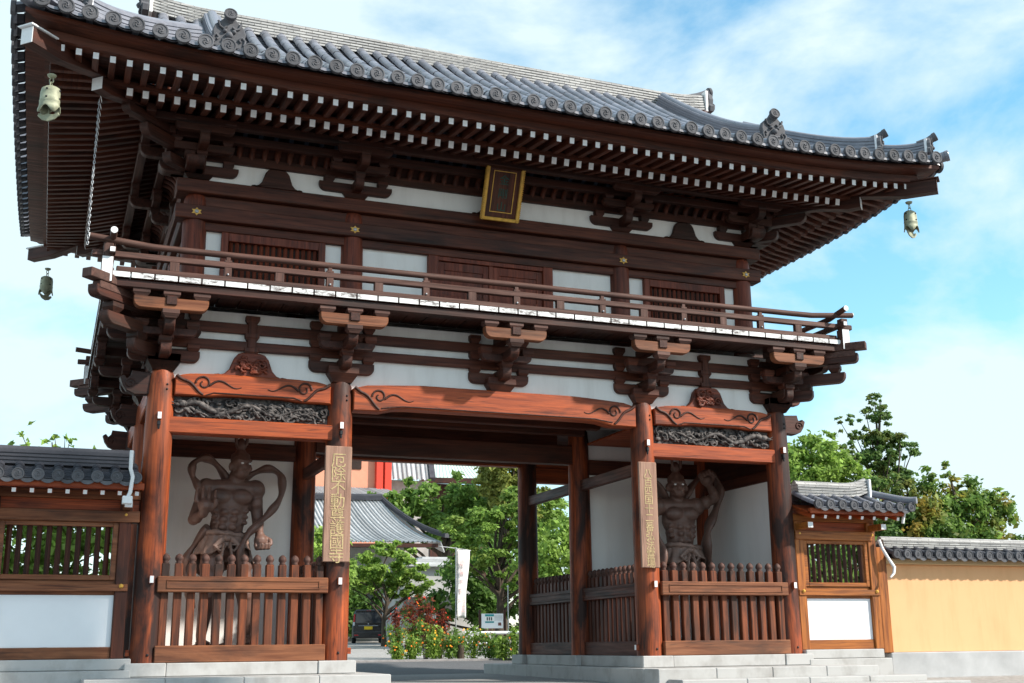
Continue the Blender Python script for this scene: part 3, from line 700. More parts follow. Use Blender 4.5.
for sx, y, a in ((-1, UY0, -45), (1, UY0, 45), (1, UY1, 135), (-1, UY1, -135)):
    M = T(sx*HX, y, 0) @ rotz(R(a)); r2 = math.sqrt(2)
    q = G(); q.prism([(.3, 9.42), (-2.4*r2, 8.86), (-2.84*r2, 8.86), (-2.84*r2, 9.12), (-2.0*r2, 9.14), (.3, 9.62)], 'yz', -.11, .11, None, 0, .012); q.box(-.113, .113, -2.84*r2-.012, -2.84*r2, 8.86, 9.12, .004, m=1 if sx < 0 else 0)
    q.box(-.14, .14, -2.84*r2-.06, -2.5*r2, 9.125, 9.155, .006, m=1 if sx < 0 else 0)
    b = obj_at(q, 'hip_beam', [WU['y'], WHITE], M)
    q = G(); q.prism([(.3, 9.22), (-1.62*r2, 8.76), (-1.80*r2, 8.77), (-1.80*r2, 8.98), (.3, 9.42)], 'yz', -.105, .105, None, 0, .012); q.box(-.107, .107, -1.80*r2-.012, -1.80*r2, 8.77, 8.98, .004, m=1)
    obj_at(q, 'hip_beam', [WU['y'], WHITE], M)
# --- tiled slopes
PT = .3417
def zt(v): return 9.17+.44*v+.032*v*v
def disc(q, M, r=.105, m=0):
    """round end tile, facing -y at the origin of M"""
    n = 20; Rx = M @ Matrix.Rotation(math.pi/2, 4, 'X')
    q.lathe([(r*.92, -.05), (r, -.04), (r, .018), (r*.95, .024), (r*.82, .024), (r*.79, .014), (.0001, .014)], n, Rx, m, False)
    for k in range(3):
        p = [Rx @ Vector((r*(.16+.4*t/6)*math.cos(2.1*k+2.4*t/6), r*(.16+.4*t/6)*math.sin(2.1*k+2.4*t/6), .014)) for t in range(7)]
        q.tube(p, taper(7, r*.13, r*.05), 5, m)
def drip(q, f, s0, s1, m=0):
    """curved drip tile between two rounds; f(s, out, dz) gives a point"""
    n = 6; vs = []
    for i in range(n+1):
        t = i/n; s = s0+(s1-s0)*t; b = 1-(2*t-1)**2
        for o, dz in ((.0, -.03*b+.015), (.0, -.03*b-.025-.035*b), (-.05, -.03*b-.025-.035*b), (-.05, -.03*b+.015)): vs.append(f(s, o, dz))
    q.add(vs, [(i*4+j, i*4+(j+1) % 4, i*4+4+(j+1) % 4, i*4+4+j) for i in range(n) for j in range(4)], None, m, False)
for nm, M, h in SIDES:
    q = G(); fb = nm in ('front', 'back'); lim = 6.35 if fb else 3.46; smax = h+2.68; n = round(2*smax/PT); pt = 2*smax/n
    def P(s, v, dz): o = OE+.05-v; return tuple(M @ Vector((s, -o, zt(v)+upt(s, o, h)+dz)))
    def vend(s): return (5.7 if fb else 2.24) if abs(s) < lim else max(.1, h+OE+.05-abs(s))
    for k in range(n+1):
        s = -smax+pt*k; ve = vend(s); rows = []; v = 0.0
        while v < ve-.02: rows.append((v, min(v+.29, ve))); v += .29
        for (v0, v1) in rows:                                   # round cover tile
            vs = []; c = 9; jx, jz = rng.gauss(0, .004), rng.gauss(0, .003)
            for vv, rr in ((v0, .105), (v1, .1035)):
                for j in range(c):
                    a = math.pi*j/(c-1); vs.append(P(s+jx+rr*math.cos(a), vv, .012+jz+rr*math.sin(a)))
            q.add(vs, [(j, j+1, c+j+1, c+j) for j in range(c-1)], None, 0, True)
        q_M = Matrix.Translation(P(s+rng.gauss(0, .004), -.02, .055+rng.gauss(0, .004))) @ M.to_3x3().to_4x4() @ Matrix.Rotation(rng.gauss(0, .5), 4, 'Y')
        disc(q, q_M, .122, 2)
        if k < n:
            sa, sb_ = s+.05, s+pt-.05; ve2 = min(vend(s), vend(s+pt)); ve2 = max(vend(s+pt/2), .1) if abs(s+pt/2) > lim else ve2; v = 0.0; c = 5
            while v < ve2-.02:
                v1 = min(v+.145, ve2); vs = []
                for vv, dz in ((v, .022), (v1, .0), (v, -.004)):
                    for j in range(c):
                        t = j/(c-1); vs.append(P(sa+(sb_-sa)*t, vv, dz-.045-.03*(1-(2*t-1)**2)))
                q.add(vs, [(j, j+1, c+j+1, c+j) for j in range(c-1)], None, 1, True); q.add(vs, [(2*c+j, 2*c+j+1, j+1, j) for j in range(c-1)], None, 1)
                v = v1
            drip(q, lambda ss, o_, dz: P(ss, -o_, dz+.01), s+.03, s+pt-.03, 0)
    q.build('tiled_roof', [TILE, TILE_D, TILE_E])
# gable walls
for sx in (-1, 1):
    q = G(); ys = [i*.3 for i in range(-9, 10)]
    top = [(2.95+y, zt(5.7-abs(y))-.06) for y in [2.2*i/12 for i in range(-12, 13)]]
    q.prism([(.75, 9.9), (5.15, 9.9)]+[(a, b) for a, b in top[::-1]], 'yz', sx*5.85-.03, sx*5.85+.03); q.build('gable_wall', W['y'])
    for sg in (-1, 1):
        q = G(); pp = [(2.95+sg*y, zt(5.7-y)) for y in [2.9*i/12 for i in range(13)]]
        q.prism([(a, b-.06) for a, b in pp]+[(a, b-.40) for a, b in pp[::-1]], 'yz', sx*6.2-.04, sx*6.2+.04); q.build('barge_board', W['y'])
# --- ridges
def ridge_prof(w0, hgt, layers, rt):
    L_ = []; dz = hgt/layers
    for i in range(layers):
        wv = w0*(1-.12*i/layers); L_ += [(wv, i*dz+.0), (wv, i*dz+dz*.62), (wv-.022, i*dz+dz*.64), (wv-.022, i*dz+dz*.98)]
    top = [(rt*math.cos(a), hgt+rt*math.sin(a)*.9) for a in [math.pi*k/8 for k in range(9)]]
    return L_+top+[(-a, b) for a, b in L_[::-1]]
def goblin(q, M, s=1.0, horn=True, m=0):
    """ridge-end ornament facing -y, standing at the origin"""
    P_ = [(.30, -.06), (.33, .05), (.27, .12), (.29, .24), (.25, .36), (.17, .43), (.10, .50)]
    P_ = [(a*s, b*s) for a, b in P_]; q.prism(P_+[(-a, b) for a, b in P_[::-1]], 'xz', -.07*s, .05*s, M, m, .015)
    def tb(pts, r, n=6): q.tube([M @ Vector(p) for p in pts], r, n, m)
    for sg in (-1, 1):
        tb([(sg*a*s, -.08*s, b*s) for a, b in [(.26, .0), (.28, .1), (.22, .16), (.17, .1), (.21, .06)]], .025*s)
        tb([(sg*a*s, -.09*s, b*s) for a, b in [(.20, .42), (.17, .32), (.10, .28), (.05, .33)]], .022*s)
        q.ball((sg*.08*s, -.09*s, .24*s), (.045*s, .05*s, .035*s), 8, M, m)
    q.ball((0, -.10*s, .16*s), (.07*s, .07*s, .06*s), 8, M, m); tb([(-.12*s, -.085*s, .06*s), (0, -.1*s, .03*s), (.12*s, -.085*s, .06*s)], .025*s)
    if horn:
        pts = [(0, .45*s, .30*s), (0, .2*s, .38*s), (0, .0, .47*s), (0, -.13*s, .54*s)]
        q.tube([M @ Vector(p) for p in pts], .095*s, 12, m)
        disc(q, M @ T(0, -.15*s, .55*s) @ Matrix.Rotation(-.2, 4, 'X'), .115*s, m)
q = G(); q.sweep([(x, 2.95, 12.60+.16*max(0, (abs(x)-5.2)/1.4)**2) for x in [-6.5+13.0*i/40 for i in range(41)]], ridge_prof(.26, .40, 6, .11)); rg = q.build('main_ridge', TILE_R)
for x in [-6.2+.62*i for i in range(21)]: pass
for sx in (-1, 1):
    q = G(); goblin(q, T(sx*6.5, 2.95, 12.62+.12) @ rotz(math.pi/2*sx), 1.05); q.box(sx*6.4-.035, sx*6.4+.035, 2.66, 3.24, 12.66, 13.2, .01, m=1)
    q.build('ridge_end_tile', [TILE_E, PLASTER], rg)
    for sy in (-1, 1):                                          # descending ridges beside the gables
        pts = []
        for i in range(15):
            t = i/14; v = 5.35-(5.35-1.32)*t; y = 2.95+sy*(5.7-v); pts.append((sx*(5.2+.12*t), y, zt(v)+.0+.10*t**5))
        q = G(); q.sweep(pts, ridge_prof(.19, .30, 5, .095)); b = q.build('descending_ridge', TILE)
        e = Vector(pts[-1]); q = G(); goblin(q, T(e.x, e.y+sy*.05, e.z+.02) @ rotz(0 if sy < 0 else math.pi), .95); q.build('ridge_end_tile', TILE_E, b)
        for o0, o1, hh, k in ((.2, 2.12, .30, 0), (1.7, 2.78, .23, 1)):    # hip ridges in two steps
            pts = []
            for i in range(13):
                t = i/12; o = o0+(o1-o0)*t; s_ = HX+o; pts.append((sx*s_, 2.95+sy*(HY+o), zt(OE+.05-o)+upt(s_, o, HX)+.03+.12*t**5))
            q = G(); q.sweep(pts, ridge_prof(.16, hh, 4, .08)); b = q.build('hip_ridge', TILE)
            e = Vector(pts[-1]); a = {(-1,-1): -45, (1,-1): 45, (1,1): 135, (-1,1): -135}[sx, sy]
            MM = T(e.x, e.y, e.z-.02) @ rotz(R(a))
            q = G(); q.box(-.17, .17, .0, .06, 0, hh+.06, .008, MM, 1); goblin(q, MM @ T(0, -.02, .02), .72 if k == 0 else .66, False)
            q.tube([MM @ Vector(p) for p in ((0, .2, hh+.02), (0, 0, hh+.06), (0, -.14, hh+.13))], [.075, .08, .085], 10); disc(q, MM @ T(0, -.15, hh+.135) @ Matrix.Rotation(-.4, 4, 'X'), .09)
            q.build('ridge_end_tile', [TILE_E, PANEL], b)
        o = 2.82; P0 = Vector((sx*(HX+o), 2.95+sy*(HY+o), zt(.12)+.33)); d = Vector((sx*.707, sy*.707, .18))
        q = G(); q.tube([P0-d*.35, P0, P0+d*.28], [.09, .095, .105], 12); disc(q, Matrix.Translation(P0+d*.29) @ rotz(R(a)) @ Matrix.Rotation(-.15, 4, 'X'), .11); q.build('corner_tile', TILE)

# the roof has settled a little: about one centimetre lower per metre to the right
for o in [x for x in bpy.data.objects if x not in _before]:
    k = .010
    if o.type != 'MESH' or o.name.startswith(('purlin', 'curved_ribs', 'rib_boarding')): continue
    top = o.parent is gate; lx = o.location.x
    if top and (abs(lx) > 1e-6 or abs(o.rotation_euler.z) > 1e-6 or 'rafter' in o.name and o.get('kind') != 'stuff'):
        o.location.z -= k*lx*(1.45 if o.name.startswith('hip_beam') else 1)
    else:
        for v in o.data.vertices: v.co.z -= k*v.co.x+(.08 if o.name.startswith('main_ridge') or (o.parent and o.parent.name.startswith('main_ridge')) else 0)

# ------------------------------------------------------------------ things hung on the gate
def wind_bell(label, loc, tilt=0):
    t = thing('wind_bell', label, 'wind bell', loc, tilt, 'wind bells under the roof corners')
    q = MB(); q.tube([(0,0,0), (0,0,-.05)], .02, 8); q.lathe([(.07,.0),(.06,-.03),(.02,-.05)][::-1], 12)
    for k in range(2):
        c = -.09-k*.07; q.tube([(.03*math.cos(a) if k == 0 else 0, .03*math.cos(a) if k else 0, c+.045*math.sin(a)) for a in [2*math.pi*i/10 for i in range(11)]], .009, 6, caps=False)
    q.build('hook', BRONZE, t)
    q = MB(); n = 32; prof = [(.02,-.19),(.09,-.20),(.135,-.23),(.148,-.30),(.15,-.42),(.155,-.43),(.155,-.45),(.15,-.46),(.155,-.52)]
    vs = [(r*math.cos(2*math.pi*i/n), r*math.sin(2*math.pi*i/n)*.8, z) for r, z in prof for i in range(n)]
    for i in range(n): a = 2*math.pi*i/n; vs.append((.172*math.cos(a), .172*math.sin(a)*.8, -.585-.055*math.cos(4*a+math.pi)))
    k = len(prof); q.add(vs, [(r*n+i, r*n+n+i, r*n+n+(i+1) % n, r*n+(i+1) % n) for r in range(k) for i in range(n)], None, 0, True)
    b = q.build('bell_body', BRONZE, t); so = b.modifiers.new('thick', 'SOLIDIFY'); so.thickness = .014
    q = MB()
    for z in (-.27, -.40):
        for a in (-90, 0, 180): q.ball((.146*math.cos(R(a)), .118*math.sin(R(a)), z), .018, 8)
    q.build('stud', IRON, b)
    q = MB(); q.tube([(0,0,-.3), (0,0,-.66)], .008, 6); P_ = [(.0, -.63), (.07, -.65), (.15, -.62), (.17, -.66), (.10, -.73), (.0, -.76)]
    q.prism(P_+[(-a, b_) for a, b_ in P_[::-1][1:-1]], 'xz', -.012, .012); q.build('clapper', BRONZE, t); return t
wind_bell('pale green bell hanging from the near left roof corner', (-7.98, -2.12, 8.68), R(-25))
wind_bell('pale green bell hanging at the far right tip of the main roof', (7.98, -2.12, 8.68), R(20))
wind_bell('dark small-looking bell under the rear left roof corner above the balcony end', (-7.98, 8.02, 8.68), R(40))
q = MB(); nl = 44
for i in range(nl):
    z = -.03-i*.056; pts = []
    for k in range(9):
        a = 2*math.pi*k/8; u, v = .014*math.cos(a), .034*math.sin(a); pts.append((u, 0, z+v) if i % 2 else (0, u, z+v))
    q.tube(pts, .0048, 5, caps=False)
tag(q.build('hanging_chain', STEEL, None, (-7.27, -1.36, 8.76)), 'thin metal chain hanging from the left eave down to the balcony rail end', 'chain')

def text_mesh(s, size, mat, name, parent, M, vertical=True, depth=.004, pitch_=None):
    """characters set one under another, each a solid letter"""
    q = MB(); y = 0
    for ch in s:
        c = bpy.data.curves.new('t', 'FONT'); c.body = ch; c.size = size; c.extrude = depth; c.align_x = 'CENTER'; c.resolution_u = 2
        o = bpy.data.objects.new('t', c); col.objects.link(o); bpy.context.view_layer.update()
        me = bpy.data.meshes.new_from_object(o.evaluated_get(bpy.context.evaluated_depsgraph_get()))
        q.add([M @ Vector((v.co.x, -v.co.z, v.co.y+y)) for v in me.vertices], [tuple(p.vertices) for p in me.polygons])
        bpy.data.objects.remove(o); bpy.data.curves.remove(c); bpy.data.meshes.remove(me); y -= pitch_ or size
    return q.build(name, mat, parent)
def board(label, x, w_, z0, z1, txt, size, pitch_):
    t = thing('sign_board', label, 'sign board', (x, -.30, z0), 0, 'carved boards on the passage posts')
    q = MB(); H = z1-z0; q.box(-w_/2, w_/2, 0, .05, 0, H, .012); q.build('plank', WS, t)
    text_mesh(txt, size, FADED_GOLD, 'lettering', t, T(0, -.002, H-.13-size*.8), pitch_=pitch_); return t
board('broad wooden board with gold characters on the left passage post', -2.99, .46, 1.58, 3.52, '\u5384\u9664\u4e0d\u52d5\u5c0a\u8b77\u570b\u5bfa', .265, .228)
board('narrow wooden board with small gold characters on the right passage post', 2.87, .375, 1.56, 3.51, '\u516b\u767e\u56db\u56fd\u5341\u4e8c\u756a\u5f18\u6cd5\u970a\u5834', .185, .166)
t = thing('name_plaque', 'dark plaque in a gilt frame hung under the middle of the roof', 'plaque', (0, -.16, 7.98)); t.rotation_euler = (R(23), 0, 0)
q = MB(); q.box(-.33, .33, 0, .05, .04, 1.06, .006); q.build('plaque_board', WM['z'], t)
q = MB()
for a, b, c, d in ((-.38, -.315, -.0, 1.10), (.315, .38, -.0, 1.10), (-.315, .315, 1.035, 1.10), (-.315, .315, 0, .065)): q.box(a, b, -.05, .06, c, d, .014)
for i in range(26):
    for sx in (-1, 1): q.tube([(sx*.385, -.03, .03+i*.0416), (sx*.36, -.055, .045+i*.0416)], .012, 5)
q.build('gilt_frame', GOLD, t); q = MB()
for a, b, c, d in ((-.225, -.21, .16, .94), (.21, .225, .16, .94), (-.21, .21, .925, .94), (-.21, .21, .16, .175)): q.box(a, b, -.008, -.0005, c, d, .002)
q.build('gilt_inner_line', GOLD, t); text_mesh('\u91d1\u525b\u5c71', .20, GREEN_INK, 'lettering', t, T(0, -.002, .70), pitch_=.25)

# ------------------------------------------------------------------ ground
def gz(y):
    P_ = [(-400,-.6),(-2.2,-.56),(1,-.46),(7.5,-.43),(13,-.21),(20,-.05),(45,.37),(90,1.3),(200,3),(1500,10)]
    for (a, b), (c, d) in zip(P_, P_[1:]):
        if y <= c: return b+(d-b)*(y-a)/(c-a)
    return P_[-1][1]
def sheet(name, x0, x1, ys, dz, mat):
    q = MB(); vs = [(x, y, gz(y)+dz) for y in ys for x in (x0, x1)]
    q.add(vs, [(2*i, 2*i+1, 2*i+3, 2*i+2) for i in range(len(ys)-1)]); o = q.build(name, mat); o['kind'] = 'structure'; return o
def ground_mat(name, a, b, sc, rough=.9):
    s = NT(name); v = s.coords((1,1,1), False); n = s.noise(v, sc, 6, .7); n2 = s.noise(v, .35, 4); c = s.ramp(n, (.35, a), (.65, b)); c = s.mix(s.ramp(n2, (.4, 0), (.7, .3)), c, tuple(x*.75 for x in a)); s.base(c); s.rough(rough, .25); s.bump(n, .5, .02); return s.mat
GRAVEL = ground_mat('pale_gravel', (.24, .225, .21), (.44, .42, .40), 9)
ASPHALT = ground_mat('asphalt', (.085, .085, .09), (.16, .16, .165), 30)
PAVE = ground_mat('paving', (.22, .215, .21), (.32, .31, .30), 14)
ys = [-400, -60, -2.2, 1, 7.5, 13, 20, 45, 90, 200, 1500]
sheet('ground', -1500, 2500, ys, 0, GRAVEL)
sheet('road', -60, 80, [-60, -8, -4, -2.21], .004, ASPHALT)
sheet('passage_paving', -2.33, 2.33, [-2.2, 1, 7.3], .008, PAVE)
sheet('lane', -40, 60, [7.35, 9, 11, 12.9], .005, ASPHALT)
q = MB(); q.box(-40, 60, 12.92, 13.04, -.4, -.15, .01); q.build('kerb', STONE2)['kind'] = 'structure'
q = MB(); q.v, q.f = [], []
hl = [(x, 1900+120*math.sin(x*.004), max(2, 60+95*math.exp(-((x-1900)/420)**2)+60*math.exp(-((x-2700)/500)**2)+14*math.sin(x*.011)+9*math.sin(x*.031))) for x in range(900, 3601, 30)]
q.add([(x, y-300, 0) for x, y, z in hl]+[(x, y, z) for x, y, z in hl]+[(x, y+400, 0) for x, y, z in hl], [(r*len(hl)+i, r*len(hl)+i+1, (r+1)*len(hl)+i+1, (r+1)*len(hl)+i) for r in (0, 1) for i in range(len(hl)-1)])
HILL = plain('wooded_hill', (.05, .085, .05), .95, .1, .3, .02); q.build('hills', HILL)['kind'] = 'structure'

# ------------------------------------------------------------------ stone platforms under the statue rooms
for sg in (-1, 1):
    t = thing('stone_platform', 'granite platform and steps under the %s statue room' % ('left' if sg < 0 else 'right'), 'stone platform', (sg*4.5, 2.9, -.56), 0, 'granite platforms of the gate')
    xi, xo = 2.33, 6.85
    def st(q, name, mat=STONE): o = q.build(name, mat, t); o.location = (-sg*4.5, -2.9, .56); return o
    def bx(q, a, b, y0, y1, z0, z1, ch=.012): q.box(*sorted((sg*a, sg*b)), y0, y1, z0, z1, ch)
    q = MB(); n = 4
    for i in range(n):
        a = xi+(xo-xi)*i/n; bx(q, a+.003, a+(xo-xi)/n-.003, -1.44, -.9, -.62, -.205)
    for i in range(6): bx(q, xi, xi+.5, -.895+8.2*i/6, -.9+8.2*(i+1)/6, -.62, -.205)
    bx(q, xi+.505, xo, -.895, 7.3, -.62, -.208)
    st(q, 'platform')
    q = MB()
    if sg > 0:
        for i in range(4): bx(q, 2.5+1.25*i, 2.5+1.25*(i+1)-.006, -1.95, -1.445, -.62, -.375)
        bx(q, 5.2, 7.9, -2.6, -1.955, -.62, -.47)
    else:
        bx(q, 2.33, 6.6, -1.9, -1.445, -.62, -.40)
    st(q, 'step')
    b0 = None
    for x in (2.93, 5.93):
        for y in CY:
            if b0 is None: q = MB(); q.box(-.31, .31, -.33, .31, -.204, 0, .012); b0 = q.build('base_stone', STONE, t, (sg*x-sg*4.5, y-2.9, .56))
            else: dup(b0, t, (sg*x-sg*4.5, y-2.9, .56))
    q = MB(); bx(q, 2.93+.315, 5.93-.315, -.31, -.05, -.204, -.003); bx(q, 2.93+.315, 5.93-.315, 2.85, 3.05, -.204, -.003)
    for x in (2.93, 5.93):
        bx(q, x-.2, x+.2, .315, 2.615, -.204, -.003); bx(q, x-.2, x+.2, 3.265, 5.565, -.204, -.003)
    st(q, 'sill_stone'); q = MB(); bx(q, 3.135, 5.72, .0, 2.84, -.204, -.02); st(q, 'floor_slab', STONE)

# ------------------------------------------------------------------ wing walls beside the gate
def small_roof(root, x0, x1, y, ze, half, hr, pitch_, ridge_h, sg=1, hip_end=None, mats=(TILE, TILE_R), off=(0,0,0)):
    """two-sided little tiled roof along x; ze = height of the eave tiles, hr = rise to the ridge"""
    ox, oy, oz = off
    f = lambda v: ze+hr*(v/half)*(.8+.2*v/half)
    q = MB(); n = max(2, round((x1-x0)/pitch_)); pt = (x1-x0)/n
    for side in (-1, 1):
        def P(x, v, dz): return (x-ox, y+side*(half-v)-oy, f(v)+dz-oz)
        for k in range(n+1):
            x = x0+pt*k; v = 0; ve = half
            if hip_end and (x > hip_end if sg > 0 else x < hip_end): ve = max(.12, half*(1-abs(x-hip_end)/max(.01, abs((x1 if sg > 0 else x0)-hip_end))))
            while v < ve-.02:
                v1 = min(v+.24, ve); c = 8; vs = []
                for vv, rr in ((v, .074), (v1, .068)):
                    for j in range(c): a = math.pi*j/(c-1); vs.append(P(x+rr*math.cos(a), vv, .008+rr*math.sin(a)))
                q.add(vs, [(j, j+1, c+j+1, c+j) for j in range(c-1)], None, 0, True); v = v1
            disc(q, Matrix.Translation(P(x, 0, .04)) @ rotz(0 if side < 0 else math.pi), .092, 1)
            if k < n:
                v = 0; c = 5
                while v < ve-.02:
                    v1 = min(v+.12, ve); vs = []
                    for vv, dz in ((v, .016), (v1, 0), (v, -.005)):
                        for j in range(c): tt = j/(c-1); vs.append(P(x+.04+(pt-.08)*tt, vv, dz-.022*(1-(2*tt-1)**2)))
                    q.add(vs, [(j, j+1, c+j+1, c+j) for j in range(c-1)], None, 0, True); q.add(vs, [(2*c+j, 2*c+j+1, j+1, j) for j in range(c-1)]); v = v1
                drip(q, lambda ss, o_, dz: P(ss, -o_, dz), x+.02, x+pt-.02, 1)
    r = q.build('tiled_roof', [mats[0], TILE_E], root)
    a, b = x0, x1
    if hip_end: a, b = (x0, hip_end) if sg > 0 else (hip_end, x1)
    q = MB(); zb = ze+hr-.03
    up = lambda x: (.12*max(0, 1-abs(x-hip_end)/.5)**2 if hip_end else 0)
    q.sweep([(a+(b-a)*i/24-ox, y-oy, zb+up(a+(b-a)*i/24)-oz) for i in range(25)], ridge_prof(.15, ridge_h, 4, .075)); rr = q.build('roof_ridge', mats[1], root)
    if hip_end:
        e = x1 if sg > 0 else x0
        q = MB(); q.box(hip_end-.03+sg*.02-ox, hip_end+.03+sg*.02-ox, y-.18-oy, y+.18-oy, zb-.02-oz, zb+ridge_h+.14-oz, .01); q.build('ridge_end_tile', PANEL, rr)
        for side in (-1, 1):
            q = MB(); q.tube([(hip_end+(e+sg*.12-hip_end)*t-ox, y+side*(half+.03)*t-oy, zb+.13-(hr+.02)*min(1, t*1.02)*.86-oz+.05*t**6) for t in [i/8 for i in range(9)]], .07, 10); q.build('hip_ridge', mats[0], root)
    return r
def wing(sg, x0, x1, label):
    """timber wing wall: x0 next to the gate, posts, a barred window over a white panel, its own roof"""
    O = (sg*7.1, 0, -.5); t = thing('wing_wall', label, 'wing wall', O, 0, 'timber wing walls beside the gate')
    def bd(q, name, mats, par=None): o = q.build(name, mats, par or t); o.location = ((-O[0], -O[1], -O[2]) if par is None else (0, 0, 0)); return o
    def bx(q, a, b, *r, **k): q.box(*sorted((sg*a, sg*b)), *r, **k)
    WBx, WBz = (WB['x'], WB['z']) if sg > 0 else (WK['x'], WM['z'])
    posts = [6.145, 7.86] if sg > 0 else [6.25, 8.20, 10.2]
    q = MB(); bx(q, x0, x1-.02, -.34, .3, -.62, -.10, ch=.012); bx(q, x0, x1-.12, -.24, .24, -.096, .07, ch=.012); bd(q, 'stone_base', STONE)
    for p in posts:
        q = MB(); bx(q, p, p+.19, -.11, .11, .071, 2.52, ch=.01); b = bd(q, 'post', WBz)
        q = MB(); bx(q, p+.03, p+.16, -.52, -.113, 2.35, 2.47, ch=.008, caps={'y0': 1}); bd(q, 'beam_end', [WBx, WHITE], b)
        q = MB(); q.lathe([(.035, 0), (.032, .02), (.012, .035)], 12, T(sg*(p+.10), -.113, 2.28) @ Matrix.Rotation(math.pi/2, 4, 'X')); q.lathe([(.035, 0), (.032, .02), (.012, .035)], 12, T(sg*(p+.10), -.135, 1.17) @ Matrix.Rotation(math.pi/2, 4, 'X')); bd(q, 'stud', GOLD, b)
    q = MB()
    for a, b, y0, z0, z1 in ((x0, x1-.1, -.14, 2.16, 2.34), ): bx(q, a, b, y0, .1, z0, z1, ch=.01)
    bd(q, 'lintel_beam', WBx)
    q = MB(); bx(q, x0, x1-.12, -.04, .04, 2.342, 2.52, ch=.006); bd(q, 'boarding', W['x'])
    for p, r in zip(posts, posts[1:]):
        a, b = p+.193, r-.003
        q = MB(); bx(q, a, b, -.07, .07, .071, .248, ch=.008); bx(q, a, b, -.05, .05, 1.035, 1.26, ch=.006); bx(q, a-.19, b+.19, -.135, -.112, 1.09, 1.20, ch=.008); bd(q, 'rail', WBx)
        q = MB(); bx(q, a+.003, b-.003, -.04, .04, .25, 1.033, ch=.003); bd(q, 'panel', PANEL)
        q = MB(); f = .085
        bx(q, a, a+f, -.085, .085, 1.262, 2.158, ch=.008); bx(q, b-f, b, -.085, .085, 1.262, 2.158, ch=.008); bx(q, a+f, b-f, -.085, .085, 1.262, 1.34, ch=.008); bx(q, a+f, b-f, -.085, .085, 2.09, 2.158, ch=.008); wn = bd(q, 'barred_window', WBx)
        n = 11; c0_ = None
        for i in range(n):
            x = sg*(a+f+(b-a-2*f)*(i+.5)/n); q = MB(); q.prism([(-.042, 0), (0, -.042), (.042, 0), (0, .042)], 'xy', 1.34, 2.09, None, 0, .004)
            if c0_ is None: c0_ = q.build('window_bar', WU['z'], wn, (x, 0, 0))
            else: dup(c0_, wn, (x, 0, 0))
    # eave: plate, rafters with white ends, boards
    ex = x1+.28 if sg > 0 else x1
    q = MB(); bx(q, x0, x1, -.09, .09, 2.522, 2.66, ch=.01); bd(q, 'wall_plate', WBx)
    q = MB(); n = round((ex-x0-.2)/.24)
    for i in range(n):
        x = sg*(x0+.1+(ex-x0-.2)*i/(n-1))
        for sy in (-1, 1): q.beam((x, sy*.62, 2.56), (x, 0, 2.76), .07, .075, .006, 0, {'y0': 1})
    bd(q, 'rafters', [W['y'], WHITE])
    q = MB(); bx(q, x0, ex, -.70, -.60, 2.615, 2.715, ch=.008); bx(q, x0, ex, .60, .70, 2.615, 2.715, ch=.008)
    for sy in (-1, 1): q.add([(sg*a, y_, z_) for a in (x0, ex) for y_, z_ in ((sy*.66, 2.61), (0, 2.82), (0, 2.85), (sy*.66, 2.64))], [(0,1,5,4),(1,2,6,5),(2,3,7,6),(3,0,4,7),(0,3,2,1),(4,5,6,7)])
    bd(q, 'eave_board', W['x'])
    hx = sg*(x1-.1) if sg > 0 else None
    xs = sorted((sg*(x0+.14), sg*(ex+.12)))
    small_roof(t, xs[0], xs[1], 0, 2.745, .78, .31, .29, .235, sg, hx, (TILE, TILE_R) if sg > 0 else (TILE_D, TILE_D), off=O)  # left wing's shade put into the colour: dark tile on slopes and ridge
    q = MB()
    for pts in ([(sg*6.37, -.83, 3.20), (sg*6.37, -.83, 2.92), (sg*6.33, -.80, 2.80), (sg*6.35, -.78, 2.56), (sg*6.39, -.76, 2.46)],) if sg < 0 else ([(sg*(ex+.06), -.62, 2.68), (sg*(ex+.02), -.60, 2.48)],):
        q.tube(pts, .03, 8)
    if sg < 0: q.box(-6.46, -6.31, -.82, -.68, 2.38, 2.50, .01)
    bd(q, 'edge_flashing', WHITE)
    return t
wing(1, 6.14, 8.06, 'short timber wing wall right of the gate with bright white lower panel')
wing(-1, 6.14, 10.4, 'timber wing wall left of the gate with barred window over a pale panel')
t = thing('plaster_wall', 'ochre plaster wall with stone base and low tiled roof at the right edge', 'wall', (14, .25, -.6))
def bd(q, name, mats): o = q.build(name, mats, t); o.location = (-14, -.25, .6); return o
q = MB(); q.box(8.30, 24, .05, .45, .0, 1.72, .004); bd(q, 'wall_face', YELLOW)
q = MB(); q.box(8.08, 8.31, -.06, .44, -.01, 2.05, .012); bd(q, 'end_post', WB['z'])
q = MB(); q.box(8.30, 24, -.08, .5, 1.722, 1.83, .012); bd(q, 'eave_ledge', TAN)
q = MB(); q.box(8.24, 24, -.06, .55, -.75, -.003, .02); bd(q, 'stone_base', plain('concrete_base', (.42, .42, .42), .85, .25, .2, 1.2, bump=.15))
small_roof(t, 8.42, 24, .25, 1.87, .52, .22, .26, .17, mats=(TILE_D, TILE_R), off=(14, .25, -.6))
q = MB(); q.tube([(8.06, -.20, 2.18), (8.10, -.24, 2.0), (8.20, -.28, 1.8), (8.30, -.30, 1.64), (8.27, -.31, 1.52), (8.18, -.31, 1.44)], [.035,.03,.03,.035,.03,.02], 8); bd(q, 'edge_flashing', WHITE)

